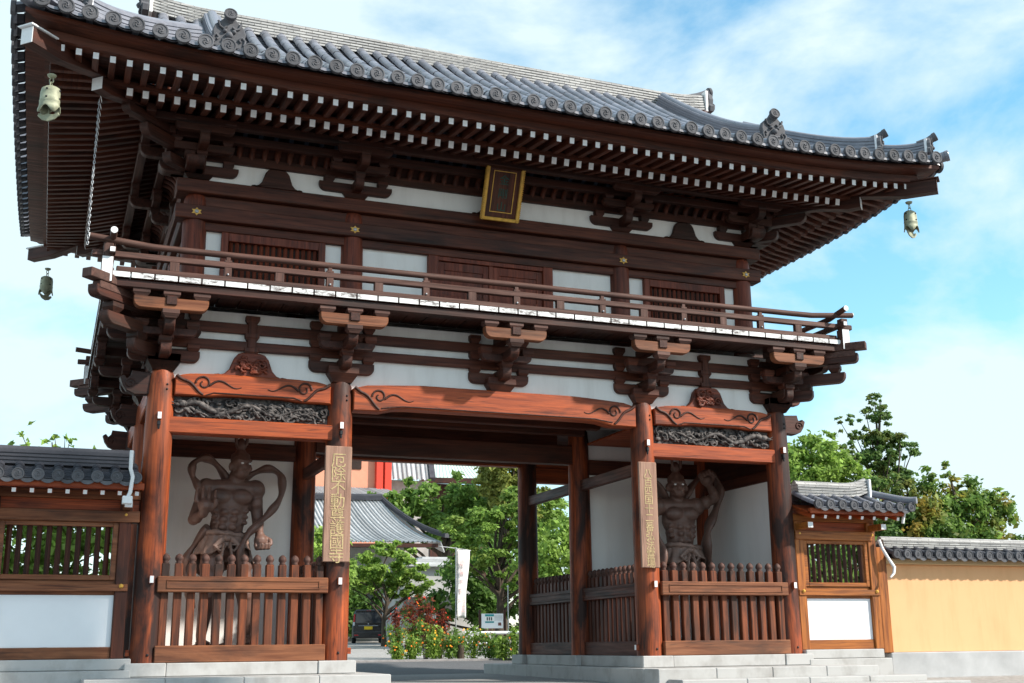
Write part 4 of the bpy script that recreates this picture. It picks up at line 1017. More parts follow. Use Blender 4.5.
# ------------------------------------------------------------------ the two guardian statues
def capsule(q, a, b, ra, rb, n=14):
    a, b = Vector(a), Vector(b); d = b-a; ts = [i/6 for i in range(7)]
    q.tube([a+d*t for t in ts], [ra+(rb-ra)*t for t in ts], n); q.ball(a, ra*1.0, n); q.ball(b, rb*1.0, n)
def hand(q, wrist, palm, fdir, out, s=1.0, fist=False, thumb=1):
    """palm block, four unequal fingers with two bends each and a thumb"""
    wrist, palm = Vector(wrist), Vector(palm); f = Vector(fdir).normalized(); o = Vector(out).normalized(); side = f.cross(o).normalized()
    capsule(q, wrist, palm-f*.05*s, .075*s, .075*s); q.ball(palm, (.11*s, .11*s, .11*s), 10)
    for i, Ln in enumerate((.17, .20, .19, .15)):
        b = palm+side*(.045*(i-1.5)*(1.35 if fist else 1.95)*s)+f*.06*s
        if fist: p = [b, b+f*.07*s+o*.01, b+f*.09*s+o*.08*s, b+f*.02*s+o*.12*s]
        else: p = [b, b+f*Ln*.45*s, b+f*Ln*.78*s+o*.02*s, b+f*Ln*s+o*.05*s]
        for k in range(3): capsule(q, p[k], p[k+1], (.034-.003*k)*s, (.031-.003*k)*s, 8)
    b = palm-side*thumb*.09*s-f*.05*s; p = [b, b-side*thumb*.06*s+f*.06*s+o*.04*s, b-side*thumb*.05*s+f*.13*s+o*.06*s]
    for k in range(2): capsule(q, p[k], p[k+1], .042*s, .036*s, 8)
def scarf(q, pts, wd):
    pts = [Vector(p) for p in pts]; P_ = []
    for i in range(len(pts)-1):
        p0, p1, p2, p3 = pts[max(i-1, 0)], pts[i], pts[i+1], pts[min(i+2, len(pts)-1)]
        for k in range(6):
            t = k/6; P_.append(.5*((2*p1)+(p2-p0)*t+(2*p0-5*p1+4*p2-p3)*t*t+(-p0+3*p1-3*p2+p3)*t**3))
    P_.append(pts[-1]); q.tube(P_, [wd*1.75*(.8+.2*math.sin(i*.7)) for i in range(len(P_))], 10, flat=.42, up=(0, 1, 0))
def guardian(label, loc, J, scarf_paths, hands):
    t = thing('guardian_statue', label, 'statue', loc, 0, 'guardian statues in the gate rooms')
    q = MB(); c = capsule
    c(q, J['neck'], J['head'], .15, .13); hx, hy, hz = J['head']
    q.ball((hx, hy, hz+.04), (.185, .21, .23), 16); q.ball((hx, hy-.04, hz-.13), (.15, .17, .11), 12)      # skull, jaw
    fd = Vector(J['face']).normalized(); sd_ = Vector((-fd.y, fd.x, 0)); F0 = Vector((hx, hy, hz))
    q.ball(F0+fd*.20+Vector((0,0,-.02)), (.05, .05, .06), 8); c(q, F0+fd*.17+Vector((0,0,.08)), F0+fd*.205, .028, .035, 8)
    for sg in (-1, 1):
        c(q, F0+fd*.185+sd_*sg*.03+Vector((0,0,.085)), F0+fd*.15+sd_*sg*.13+Vector((0,0,.11)), .034, .026, 8); q.ball(F0+fd*.15+sd_*sg*.09+Vector((0,0,-.04)), .062, 8)
        q.ball(F0+sd_*sg*.19+Vector((0,0,-.01)), (.05, .06, .09), 8)
    c(q, F0+fd*.165-sd_*.07+Vector((0,0,-.115)), F0+fd*.165+sd_*.07+Vector((0,0,-.115)), .026, .026, 8); c(q, F0+fd*.15-sd_*.06+Vector((0,0,-.165)), F0+fd*.15+sd_*.06+Vector((0,0,-.165)), .028, .028, 8)
    cx, cy_, cz = J['chest']; px, py, pz = J['pelvis']
    q.ball((cx, cy_, cz), (.37, .24, .35), 18); q.ball((cx, cy_-.0, cz-.26), (.30, .21, .25), 16); q.ball(((cx+px)/2, (cy_+py)/2, (cz+pz)/2), (.30, .215, .36), 16); q.ball((px, py, pz), (.36, .26, .25), 16)
    for sg in (-1, 1):
        q.ball((cx+sg*.175, cy_-.175, cz+.10), (.205, .105, .14), 14); q.ball((cx+sg*.18, cy_+.02, cz+.30), (.2, .13, .11), 10)
        for k in range(3): q.ball((cx+sg*.085+(px-cx)*(.3+.24*k), cy_-.20, cz-.16-.135*k), (.078, .052, .062), 10)
        for k in range(3): q.ball((cx+sg*(.27-.01*k), cy_-.12, cz-.14-.10*k), (.07, .07, .045), 8)
    for sn in ('R', 'L'):
        S, E, Wr = J['sh'+sn], J['el'+sn], J['wr'+sn]; S, E, Wr = Vector(S), Vector(E), Vector(Wr)
        c(q, Vector((cx, cy_, cz+.28)), S, .17, .16); q.ball(S, (.185, .18, .19), 14); c(q, S, E, .135, .10); q.ball(S.lerp(E, .45)+Vector((0,-.04,0)), (.12, .12, .15), 10)
        c(q, E, Wr, .105, .068); q.ball(E.lerp(Wr, .3), .112, 10)
        Hh = hands[sn]; hand(q, Wr, *Hh)
        H_, K, A = (Vector(J[k+sn]) for k in ('hip', 'knee', 'ank'))
        c(q, H_, K, .225, .15); q.ball(H_.lerp(K, .35)+Vector((0,-.03,0)), (.22, .2, .28), 12); q.ball(K+Vector((0,-.06,0)), (.12, .1, .13), 10); c(q, K, A, .145, .09); q.ball(K.lerp(A, .3)+Vector((0,.05,0)), (.13, .14, .2), 10)
        c(q, A, A+Vector((0,-.02,-.08)), .09, .085); c(q, A+Vector((0,.05,-.10)), A+Vector((0,-.24,-.11)), .075, .07)
        for k in range(5): c(q, A+Vector(((k-2)*.045,-.24,-.125)), A+Vector(((k-2)*.052,-.34+.02*abs(k-1.5),-.135)), .032, .028, 8)
    b = q.build('body', CLAY, t); rm = b.modifiers.new('skin', 'REMESH'); rm.mode = 'VOXEL'; rm.voxel_size = .016; rm.use_smooth_shade = True
    sm = b.modifiers.new('soft', 'SMOOTH'); sm.factor = .5; sm.iterations = 4
    q = MB()
    for sg in (-1, 1): q.ball(F0+fd*.188+sd_*sg*.078+Vector((0,0,.045)), (.030, .030, .020), 10)
    q.build('eye', EYE, b)
    q = MB(); q.lathe([(.18, hz+.12), (.165, hz+.22), (.10, hz+.27), (.075, hz+.32), (.10, hz+.37), (.085, hz+.46), (.03, hz+.52)], 16, T(hx, hy+.02, 0))
    for sg in (-1, 1): q.tube([(hx+sg*.03, hy, hz+.33), (hx+sg*.09, hy-.03, hz+.42), (hx+sg*.10, hy-.03, hz+.54), (hx+sg*.06, hy-.03, hz+.60)], [.03,.035,.03,.015], 8)
    q.build('topknot', CLAY, t)
    # loincloth: gathered waist roll, pleated skirt split at the front, hanging ends
    q = MB(); n = 72; vs = []; rows = 9
    for k in range(rows):
        u = k/(rows-1)
        for i in range(n):
            a = 2*math.pi*i/n; rr = .36+.10*u+.022*math.sin(11*a+u*3)*(.4+u)+.012*math.sin(23*a); dpt = .20+.42*(.5-.5*math.cos(a+math.pi/2))*.9+.10*math.sin(3*a+1); fr = max(0, -math.sin(a))**6
            z = pz+.20-(dpt*(1-.55*fr)+.10)*u
            vs.append((px+rr*math.cos(a)*1.06, py+rr*math.sin(a)*.80, z))
    q.add(vs, [(k*n+i, k*n+(i+1) % n, (k+1)*n+(i+1) % n, (k+1)*n+i) for k in range(rows-1) for i in range(n)], None, 0, True)
    q.tube([(px+.385*math.cos(a)*1.02, py+.385*.78*math.sin(a), pz+.21+.03*math.sin(2*a)) for a in [2*math.pi*i/40 for i in range(41)]], [.05+.012*math.sin(i*1.7) for i in range(41)], 8)
    for sg in (-1, 1):
        q.tube([(px+.02, py-.33, pz+.16), (px+sg*.10, py-.38, pz+.08), (px+sg*.20, py-.36, pz+.0), (px+sg*.12, py-.37, pz-.10), (px+sg*.02, py-.36, pz-.02)], [.05,.06,.055,.05,.04], 8, flat=.6)
        q.tube([(px+sg*.05, py-.36, pz+.05), (px+sg*.09, py-.38, pz-.2), (px+sg*.05, py-.36, pz-.42), (px+sg*.10, py-.34, pz-.6)], [.06,.08,.07,.05], 8, flat=.4)
    q.ball((px, py-.36, pz+.12), (.075, .06, .06), 10); lc = q.build('loincloth', CLAY_L, t); so = lc.modifiers.new('thick', 'SOLIDIFY'); so.thickness = .02
    q = MB()
    for p in scarf_paths: scarf(q, p, .105)
    q.build('scarf', CLAY, t)
    q = MB(); r = random.Random(4)
    for i in range(16):
        a = 2*math.pi*i/16; q.ball((px+.55*math.cos(a)*r.uniform(.5, 1.1), .42*math.sin(a)*r.uniform(.5, 1.1), .10), (r.uniform(.16, .3), r.uniform(.16, .26), r.uniform(.14, .24)), 8)
    rk = q.build('rock_base', CLAY, t); rm = rk.modifiers.new('skin', 'REMESH'); rm.mode = 'VOXEL'; rm.voxel_size = .03; rm.use_smooth_shade = False
    return t
guardian('muscular dark guardian statue with raised palm and looping scarf in the left room', (-4.45, 1.6, -.02),
    dict(head=(.09,-.06,3.38), face=(.45,-1,0), neck=(.02,0,3.12), chest=(-.06,0,2.72), pelvis=(-.12,0,1.96), shR=(-.48,0,2.98), elR=(-.68,-.10,2.42), wrR=(-.56,-.43,2.50), shL=(.38,0,2.98), elL=(.44,-.02,2.45), wrL=(.46,-.2,2.17),
         hipR=(-.30,0,1.88), kneeR=(-.38,-.16,1.12), ankR=(-.44,-.02,.45), hipL=(.10,0,1.88), kneeL=(.26,-.10,1.12), ankL=(.36,.06,.45)),
    [[(-.05,.2,3.1), (-.28,.12,3.40), (-.52,.05,3.53), (-.72,.05,3.42), (-.72,.05,3.20), (-.6,.02,3.0), (-.5,.0,2.8)], [(.12,.2,3.14), (.36,.1,3.30), (.62,.02,3.38), (.83,-.02,3.24), (.84,-.05,2.9), (.66,-.1,2.6), (.42,-.2,2.35), (.22,-.28,2.12), (.1,-.3,1.8), (.16,-.25,1.2)],
     [(-.44,-.1,2.3), (-.62,.05,2.0), (-.76,.1,1.7), (-.70,.08,1.3), (-.6,.05,.9)]],
    dict(R=((-.54,-.46,2.63), (.04,-.02,1), (0,-1,0), 1.2, False, -1), L=((.47,-.24,2.06), (.15,-.3,-1), (.2,-1,.2), 1.1, True, 1)))
guardian('dark guardian statue with pale eyes and one arm raised in the right room', (4.45, 1.6, -.02),
    dict(head=(.03,-.08,3.34), face=(-.25,-1,-.05), neck=(.05,0,3.08), chest=(.08,0,2.68), pelvis=(.12,0,1.92), shR=(-.38,0,2.94), elR=(-.74,-.05,2.5), wrR=(-.80,-.2,2.1), shL=(.50,0,2.96), elL=(.98,-.02,3.16), wrL=(.76,-.12,3.42),
         hipR=(-.08,0,1.84), kneeR=(-.26,-.12,1.1), ankR=(-.36,.04,.45), hipL=(.32,0,1.84), kneeL=(.42,-.14,1.1), ankL=(.46,-.02,.45)),
    [[(-.1,.2,3.1), (-.35,.12,3.45), (-.62,.05,3.5), (-.8,.05,3.2), (-.7,-.05,2.8), (-.55,-.1,2.4), (-.42,-.2,2.05), (-.5,-.2,1.6)], [(.3,.2,3.1), (.6,.15,3.5), (.9,.1,3.7), (1.1,.05,3.4), (1.0,0,3.0), (.78,-.05,2.6), (.66,-.1,2.3), (.7,-.05,1.9), (.82,0,1.5)]],
    dict(R=((-.82,-.26,1.98), (0,-.1,-1), (.2,-1,0), 1.1, False, 1), L=((.69,-.15,3.50), (-.5,-.2,1), (-.2,-1,0), 1.15, True, -1)))

# ------------------------------------------------------------------ trees and shrubs
def leaf_mat(name, lo, hi, tip=None):
    s = NT(name); g = s.n('ShaderNodeNewGeometry'); v = s.coords((1,1,1), False); n = s.noise(v, .55, 3)
    c = s.ramp(g.outputs['Random Per Island'], (.0, lo), (.75, hi), (1, tuple(min(1, x*1.5) for x in hi)))
    if tip: c = s.mix(s.ramp(n, (.52, 0), (.66, .8)), c, tip)
    s.base(c); s.rough(.55, .3)
    tr = s.n('ShaderNodeBsdfTranslucent'); s.l(c, tr.inputs[0]); mx_ = s.n('ShaderNodeMixShader'); mx_.inputs[0].default_value = .5
    s.l(s.b.outputs[0], mx_.inputs[1]); s.l(tr.outputs[0], mx_.inputs[2]); s.l(mx_.outputs[0], s.t.nodes['Material Output'].inputs[0]); return s.mat
LEAF_MAPLE = leaf_mat('maple_leaf', (.14, .23, .035), (.29, .43, .085))
LEAF_DARK = leaf_mat('dark_leaf', (.055, .12, .025), (.14, .25, .05))
LEAF_MID = leaf_mat('mid_leaf', (.085, .17, .03), (.21, .34, .07))
LEAF_MAPLE2 = leaf_mat('broad_maple_leaf', (.115, .20, .035), (.25, .385, .075), (.30, .38, .09))
LEAF_YEL = leaf_mat('yellowing_leaf', (.13, .16, .03), (.30, .33, .08))
LEAF_PINE = leaf_mat('pine_leaf', (.07, .14, .035), (.16, .26, .07), (.25, .22, .05))
LEAF_TURN = leaf_mat('turning_leaf', (.07, .15, .03), (.19, .30, .06), (.45, .28, .05))
LEAF_RED = leaf_mat('red_leaf', (.12, .02, .015), (.26, .06, .03))
BARK = wood('bark', (.05, .036, .026), (.12, .09, .065), (.03, .022, .018), 'z', .9, (.5, .7))
ORANGE = plain('orange_petal', (.85, .22, .015), .6); SCARLET = plain('scarlet_petal', (.75, .06, .02), .6); YELLOWF = plain('yellow_petal', (.85, .48, .03), .6)
def leaves(q, centers, n, size, r, flat=.0, asp=.55, m=0):
    """n leaf-sized faces scattered through clumps (x, y, z, radius, vertical squash)"""
    wts = [c[3]**2 for c in centers]
    for c in r.choices(centers, wts, k=n):
        while True:
            d = Vector((r.gauss(0, 1), r.gauss(0, 1), r.gauss(0, 1)))
            if d.length > .1: break
        d.normalize(); rad = c[3]*min(1.5, abs(r.gauss(.7, .36)))
        p = Vector((c[0]+d.x*rad, c[1]+d.y*rad, c[2]+d.z*rad*c[4]))
        nn = (d*.55+Vector((r.gauss(0, .6), r.gauss(-.12, .6), r.gauss(.45+flat, .55)))).normalized(); a = nn.orthogonal().normalized(); a = Matrix.Rotation(r.uniform(0, 6.3), 3, nn) @ a; b = nn.cross(a)
        sz = size*r.choice((.5, .7, .9, 1.0, 1.2, 1.6))*r.uniform(.85, 1.15); k = nn*sz*.18
        q.add([p-a*sz, p+b*sz*asp-k*.5, p+a*sz-k, p-b*sz*asp-k*.5], [(0, 1, 2, 3)], None, m)
def clumps(c, rad, n, rs, r, sq=.8, shell=.62):
    out_ = []
    for i in range(n):
        z = 1-2*(i+.5)/n; a = i*2.39996+r.uniform(-.4, .4); rr = math.sqrt(1-z*z); k = r.uniform(shell, 1.0)
        out_.append((c[0]+rad[0]*rr*math.cos(a)*k, c[1]+rad[1]*rr*math.sin(a)*k, c[2]+rad[2]*z*k, rs*r.uniform(.65, 1.35), sq))
    return out_
def tree(name, label, cat, base_, crowns, nleaf, size, leaf, trunk_r=.16, group=None, seed=1, nclump=34, rs=.32, sq=.7, flat=0, limbs=14, top=None):
    """crowns: list of (dx, dy, z, rx, ry, rz) relative to the base"""
    r = random.Random(seed); b = (base_[0], base_[1], gz(base_[1])-.05); t = thing(name, label, cat, b, 0, group)
    cl = []; vol = sum(c[3]*c[5] for c in crowns)
    for c in crowns:
        k = max(8, int(2.2*nclump*c[3]*c[5]/vol)); cl += clumps(c[:3], c[3:], k, .72*rs*min(c[3], c[5]), r, sq, .45)
    q = MB(); leaves(q, cl, nleaf, size, r, flat); q.build('crown', leaf, t)
    q = MB(); tp = top or max(c[2] for c in crowns); pts = [(.10*math.sin(k*1.3+seed)*k/4, .1*math.cos(k*1.7+seed)*k/4, tp*k/8) for k in range(9)]
    q.tube(pts, [trunk_r*(1-.85*k/8)*(1.25 if k == 0 else 1) for k in range(9)], 9)
    for c in r.sample(cl, min(limbs, len(cl))):
        h = min(tp*.85, max(tp*.22, c[2]*.62-.1*abs(c[0]))); k = h/tp*8; i = min(7, int(k)); p0 = Vector(pts[i]).lerp(Vector(pts[i+1]), k-i); p1 = Vector(c[:3]); mid = p0.lerp(p1, .5)+Vector((r.uniform(-.15, .15), r.uniform(-.15, .15), r.uniform(-.05, .25)))
        q.tube([p0, p0.lerp(mid, .5), mid, mid.lerp(p1, .5), p1], [trunk_r*.42, trunk_r*.34, trunk_r*.26, trunk_r*.18, trunk_r*.08], 6)
    q.build('trunk', BARK, t); return t
G1 = 'trees in the temple garden beyond the gate'
tree('maple_tree', 'bright green spreading tree standing above the parked black van', 'tree', (7.35, 34.9), [(-.2,0,3.5,2.0,1.9,1.1), (-1.2,0,3.1,1.1,1.2,.8), (1.1,.2,3.0,1.3,1.2,.9), (.2,0,4.4,1.2,1.1,.7), (1.5,.4,2.1,.9,.9,.6), (-.9,.5,2.5,1.2,1.0,.5)], 21000, .085, LEAF_MAPLE, .13, G1, 3, 40, .34, .6, .5)
tree('maple_tree', 'large broad green tree filling the right of the gateway, behind the banner', 'tree', (10.3, 27.6), [(-.2,0,4.7,2.3,2.1,1.25), (1.5,0,5.5,1.8,1.5,1.3), (.8,-.3,3.3,2.4,1.8,1.0), (-1.3,0,3.7,1.2,1.0,.8)], 26000, .085, LEAF_MAPLE2, .22, G1, 5, 60, .30, .55, .6, 22)
tree('camphor_tree', 'dense dark green tree rising behind the grey hall roof', 'tree', (18.6, 61.0), [(0,0,9.3,4.6,3.0,2.2), (-2.5,-.5,8.0,2.6,2,2.0), (3.0,-.5,8.4,3.0,2.4,2.2), (-3.9,0,9.0,1.7,1.6,1.2)], 18000, .19, LEAF_MID, .4, G1, 8, 46, .34)
tree('yellowing_tree', 'yellowish pale green tree at the upper right of the gateway, farther back', 'tree', (21.5, 56.5), [(0,0,11.0,2.6,2.2,2.2), (1.6,0,9.0,2.4,2.0,2.0)], 12000, .16, LEAF_YEL, .3, G1, 9, 40, .34)
tree('evergreen_tree', 'pale green leafy tree seen through the right side room fence', 'tree', (11.6, 22.6), [(-.6,0,3.0,1.7,1.5,1.8), (.4,.5,4.6,1.5,1.5,1.2), (0,.3,1.5,1.4,1.2,.9)], 13000, .085, LEAF_MAPLE, .16, G1, 11, 40, .34)
tree('evergreen_tree', 'slender green tree glimpsed beside the left signboard post', 'tree', (3.2, 30.6), [(0,0,3.4,1.5,1.3,1.7), (-.3,.2,1.7,1.3,1.2,1.1)], 10000, .09, LEAF_MAPLE, .14, G1, 12, 40, .34)
tree('dense_tree', 'deep green bushy tree behind the notice board', 'tree', (11.4, 32.5), [(0,0,2.6,2.6,1.4,2.2), (2.6,0,3.0,2.0,1.4,2.0), (-2.2,1.5,1.6,1.4,1.2,1.0)], 12000, .12, LEAF_DARK, .2, G1, 13)
tree('dense_tree', 'dark green hedge-like tree behind the black van', 'tree', (7.8, 50.0), [(0,0,2.0,2.6,1.3,1.9), (2.8,.3,2.4,2.2,1.2,1.8), (5.0,.6,1.8,1.4,1.0,1.4)], 11000, .14, LEAF_DARK, .2, G1, 14)
G2 = 'trees behind the right hand wall'
tree('camphor_tree', 'rounded green tree showing just right of the gate above the wing roof', 'tree', (21.6, 20.2), [(-.8,0,7.0,1.9,1.6,1.5), (.9,0,6.7,1.4,1.3,1.2), (-.2,0,8.0,1.1,1.0,.7)], 16000, .09, LEAF_MAPLE, .2, G2, 21, 40, .36)
cr_ = [(-.1,0,10.35,.33,.3,.35), (.05,0,9.6,.75,.6,.42), (-1.55,0,9.35,.75,.5,.24), (-.9,.1,8.75,1.0,.7,.32), (-2.0,0,8.1,.85,.6,.28), (.2,0,8.55,1.0,.8,.5), (1.35,0,8.15,.75,.6,.35), (-.3,0,7.75,1.35,.9,.5), (.5,0,7.05,1.1,.8,.5), (-.35,0,6.5,.8,.7,.4)]
tree('pine_tree', 'tall layered dark tree with an open pointed top against the sky', 'tree', (25.0, 20.8), cr_, 15000, .075, LEAF_PINE, .13, G2, 22, 80, .5, .6, .2, 30, 10.2)
tree('mixed_tree', 'broad dark bush-like tree with orange tinged tips above the ochre wall', 'tree', (25.6, 17.6), [(-1.4,0,4.5,1.9,1.5,1.8), (.7,0,4.8,1.8,1.5,1.8), (1.9,0,4.4,1.0,1.0,1.6), (2.2,0,5.8,.75,.65,.65), (-.4,0,6.7,.8,.6,.55), (.9,0,6.1,.6,.5,.5), (-1.0,0,3.0,2.6,1.6,1.3), (1.4,0,3.0,1.6,1.3,1.4)], 30000, .10, LEAF_TURN, .25, G2, 23, 80, .36)
tree('mixed_tree', 'dark tree between the pine and the orange tinged tree', 'tree', (23.6, 17.9), [(-.6,0,6.0,1.0,.9,.8), (.9,0,6.3,.9,.8,.5), (0,0,4.5,2.0,1.4,1.3)], 13000, .09, LEAF_PINE, .16, G2, 24, 40, .36)
tree('green_bush', 'green bush behind the barred window of the right wing wall', 'bush', (12.4, 7.5), [(-.8,0,2.2,1.5,.8,1.5), (.9,.3,2.2,1.5,.8,1.5)], 11000, .09, LEAF_DARK, .08, None, 25)
tree('leafy_bush', 'tall leafy green bush rising above the left wing roof', 'bush', (-7.4, 13.2), [(-.6,0,3.1,1.6,1.1,1.6), (.9,.2,3.2,1.3,1.0,1.4), (-.9,-.1,5.75,.32,.25,.62), (-.25,0,5.6,.3,.25,.5), (.25,0,5.65,.3,.25,.5), (.95,0,5.5,.3,.25,.45), (0,0,4.9,1.5,.6,.5), (-2.2,0,3.0,1.2,.9,1.5)], 10000, .10, LEAF_MAPLE, .1, None, 26, 60, .3)

# ------------------------------------------------------------------ halls behind
def tiled_plane(q, A, B, C_, D, n, rise=.1, m=0, sag=.0):
    """ribbed roof plane: A-B along the eave, D-C along the ridge; n tile rows"""
    A, B, C_, D = map(Vector, (A, B, C_, D)); nn = (B-A).cross(D-A).normalized()
    if nn.z < 0: nn = -nn
    K = 10
    for i in range(n):
        for s0, s1, s2 in ((i/n, (i+.25)/n, (i+.5)/n), ):
            rows = []
            for k in range(K+1):
                t = k/K; e0, e1 = A.lerp(D, t), B.lerp(C_, t); dz = Vector((0, 0, -sag*4*t*(1-t)))
                rows.append([e0.lerp(e1, x)+dz+nn*(rise*h) for x, h in ((s0, 0), (s0+.08/n, .75), (s1, 1), (s2-.08/n, .75), (s2, 0), ((i+1)/n, 0))])
            vs = [p for r_ in rows for p in r_]
            q.add(vs, [(k*6+j, k*6+j+1, k*6+7+j, k*6+6+j) for k in range(K) for j in range(5)], None, m, False)
VERM = plain('vermilion_wall', (.66, .29, .19), .85, .2, .06, 2); VERMP = plain('vermilion_paint', (.62, .045, .02), .5, .4, .06, 3)
COPPER = plain('green_copper', (.50, .60, .54), .6, .3, .1, 2); GREYW = plain('weathered_wall', (.36, .355, .34), .9, .2, .2, 1.2)
t = thing('temple_hall', 'low hall with a wide pale grey tiled roof seen through the gateway', 'hall', (6.5, 55, gz(55)))
def bh(q, name, mats, par=None): o = q.build(name, mats, par or t); l = (par or t).location if par is None else Vector((0,0,0)); o.location = -Vector(l) if par is None else (0,0,0); return o
q = MB(); e0, e1, r1, r0 = (-3, 51.0, 6.05), (14.4, 48.6, 6.2), (12.0, 53.2, 9.15), (-1, 55.2, 9.1); tiled_plane(q, e0, e1, r1, r0, 62, .09, 0, .45)
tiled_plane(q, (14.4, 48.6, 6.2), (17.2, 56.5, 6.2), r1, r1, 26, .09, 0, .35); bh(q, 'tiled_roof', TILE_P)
q = MB(); q.sweep([Vector(r0).lerp(Vector(r1), i/10) for i in range(11)], ridge_prof(.25, .3, 4, .12)); q.sweep([Vector(r1).lerp(Vector((14.7, 48.2, 6.45)), i/12)-Vector((0,0,.35*4*i/12*(1-i/12)))*1.0 for i in range(13)], ridge_prof(.2, .22, 3, .1)); bh(q, 'roof_ridge', TILE_D)
q = MB(); q.box(-2, 13.0, 51.6, 57, .0, 6.1, .02); bh(q, 'wall', GREYW); q = MB(); q.beam((-3, 51.1, 5.9), (14.3, 48.75, 6.02), .3, .22); bh(q, 'eave_board', WU['x'])
t = thing('vermilion_hall', 'upper part of a salmon coloured hall with bright red corner pillars', 'hall', (10, 74, gz(74)))
q = MB(); q.box(5, 17.1, 72.4, 80, 0, 17.5, .02); bh(q, 'wall', VERM)
for x in (16.75, 17.45): q = MB(); q.box(x-.28, x+.28, 71.9, 72.5, 11.5, 18, .03); bh(q, 'pillar', VERMP)
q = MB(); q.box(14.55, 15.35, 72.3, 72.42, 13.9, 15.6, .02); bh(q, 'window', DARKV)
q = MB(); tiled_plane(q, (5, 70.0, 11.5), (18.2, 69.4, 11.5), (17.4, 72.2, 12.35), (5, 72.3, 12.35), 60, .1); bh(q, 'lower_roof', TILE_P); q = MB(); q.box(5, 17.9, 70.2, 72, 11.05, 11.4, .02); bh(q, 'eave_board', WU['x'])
t = thing('gabled_hall', 'steep grey tiled gable roof beyond the salmon hall', 'hall', (22, 82, gz(82)))
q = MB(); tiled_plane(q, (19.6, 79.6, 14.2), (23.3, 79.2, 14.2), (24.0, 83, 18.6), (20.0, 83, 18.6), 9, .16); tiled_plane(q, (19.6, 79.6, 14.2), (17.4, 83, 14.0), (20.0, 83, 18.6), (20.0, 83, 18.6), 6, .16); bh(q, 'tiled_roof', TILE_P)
q = MB(); q.beam((19.5, 79.5, 14.3), (20.0, 83, 18.7), .5, .4); q.beam((23.4, 79.1, 14.3), (24.1, 83, 18.7), .5, .4); bh(q, 'roof_ridge', TILE_D); q = MB(); q.box(18.5, 23.5, 80.5, 88, 0, 14.3, .02); bh(q, 'wall', GREYW)
t = thing('copper_roofed_hall', 'hall with a pale green copper roof showing above the garden trees', 'hall', (29, 89, gz(89)))
q = MB(); tiled_plane(q, (24.5, 86.5, 15.4), (34, 85, 15.4), (32, 91, 19.2), (27, 92, 19.2), 26, .05, 0, .3); tiled_plane(q, (24.5, 86.5, 15.4), (23.5, 94, 15.4), (27, 92, 19.2), (27, 92, 19.2), 16, .05); bh(q, 'copper_roof', COPPER)
q = MB(); q.beam((24.4, 86.4, 15.2), (34, 84.9, 15.2), .5, .5); bh(q, 'eave_board', WU['x']); q = MB(); q.box(26, 33, 88.2, 95, 0, 15.2, .02); bh(q, 'wall', WU['z'])
t = thing('storehouse', 'small white walled storehouse with a flat eave behind the flowers', 'storehouse', (11.4, 40, gz(40)))
q = MB(); q.box(9.4, 13.4, 39.0, 43, 0, 4.1, .02); bh(q, 'wall', GREYW); q = MB(); q.box(9.1, 13.0, 37.4, 39.1, 2.52, 2.66, .02); q.box(9.3, 12.9, 37.6, 37.72, 2.3, 2.52, .01); bh(q, 'canopy', GREYW)
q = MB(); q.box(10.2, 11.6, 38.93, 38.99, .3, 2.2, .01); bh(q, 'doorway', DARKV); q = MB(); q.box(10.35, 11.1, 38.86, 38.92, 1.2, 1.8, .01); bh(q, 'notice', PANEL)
q = MB()
for i in range(5): q.box(9.2, 13.6, 38.6, 43.4, 4.1+.12*i, 4.2+.12*i, .02, T(0,0,0)) if i == 0 else q.box(9.3+.35*i, 13.5-.35*i, 38.7+.35*i, 43.3-.35*i, 4.1+.12*i, 4.22+.12*i, .02)
bh(q, 'roof', TILE_P)

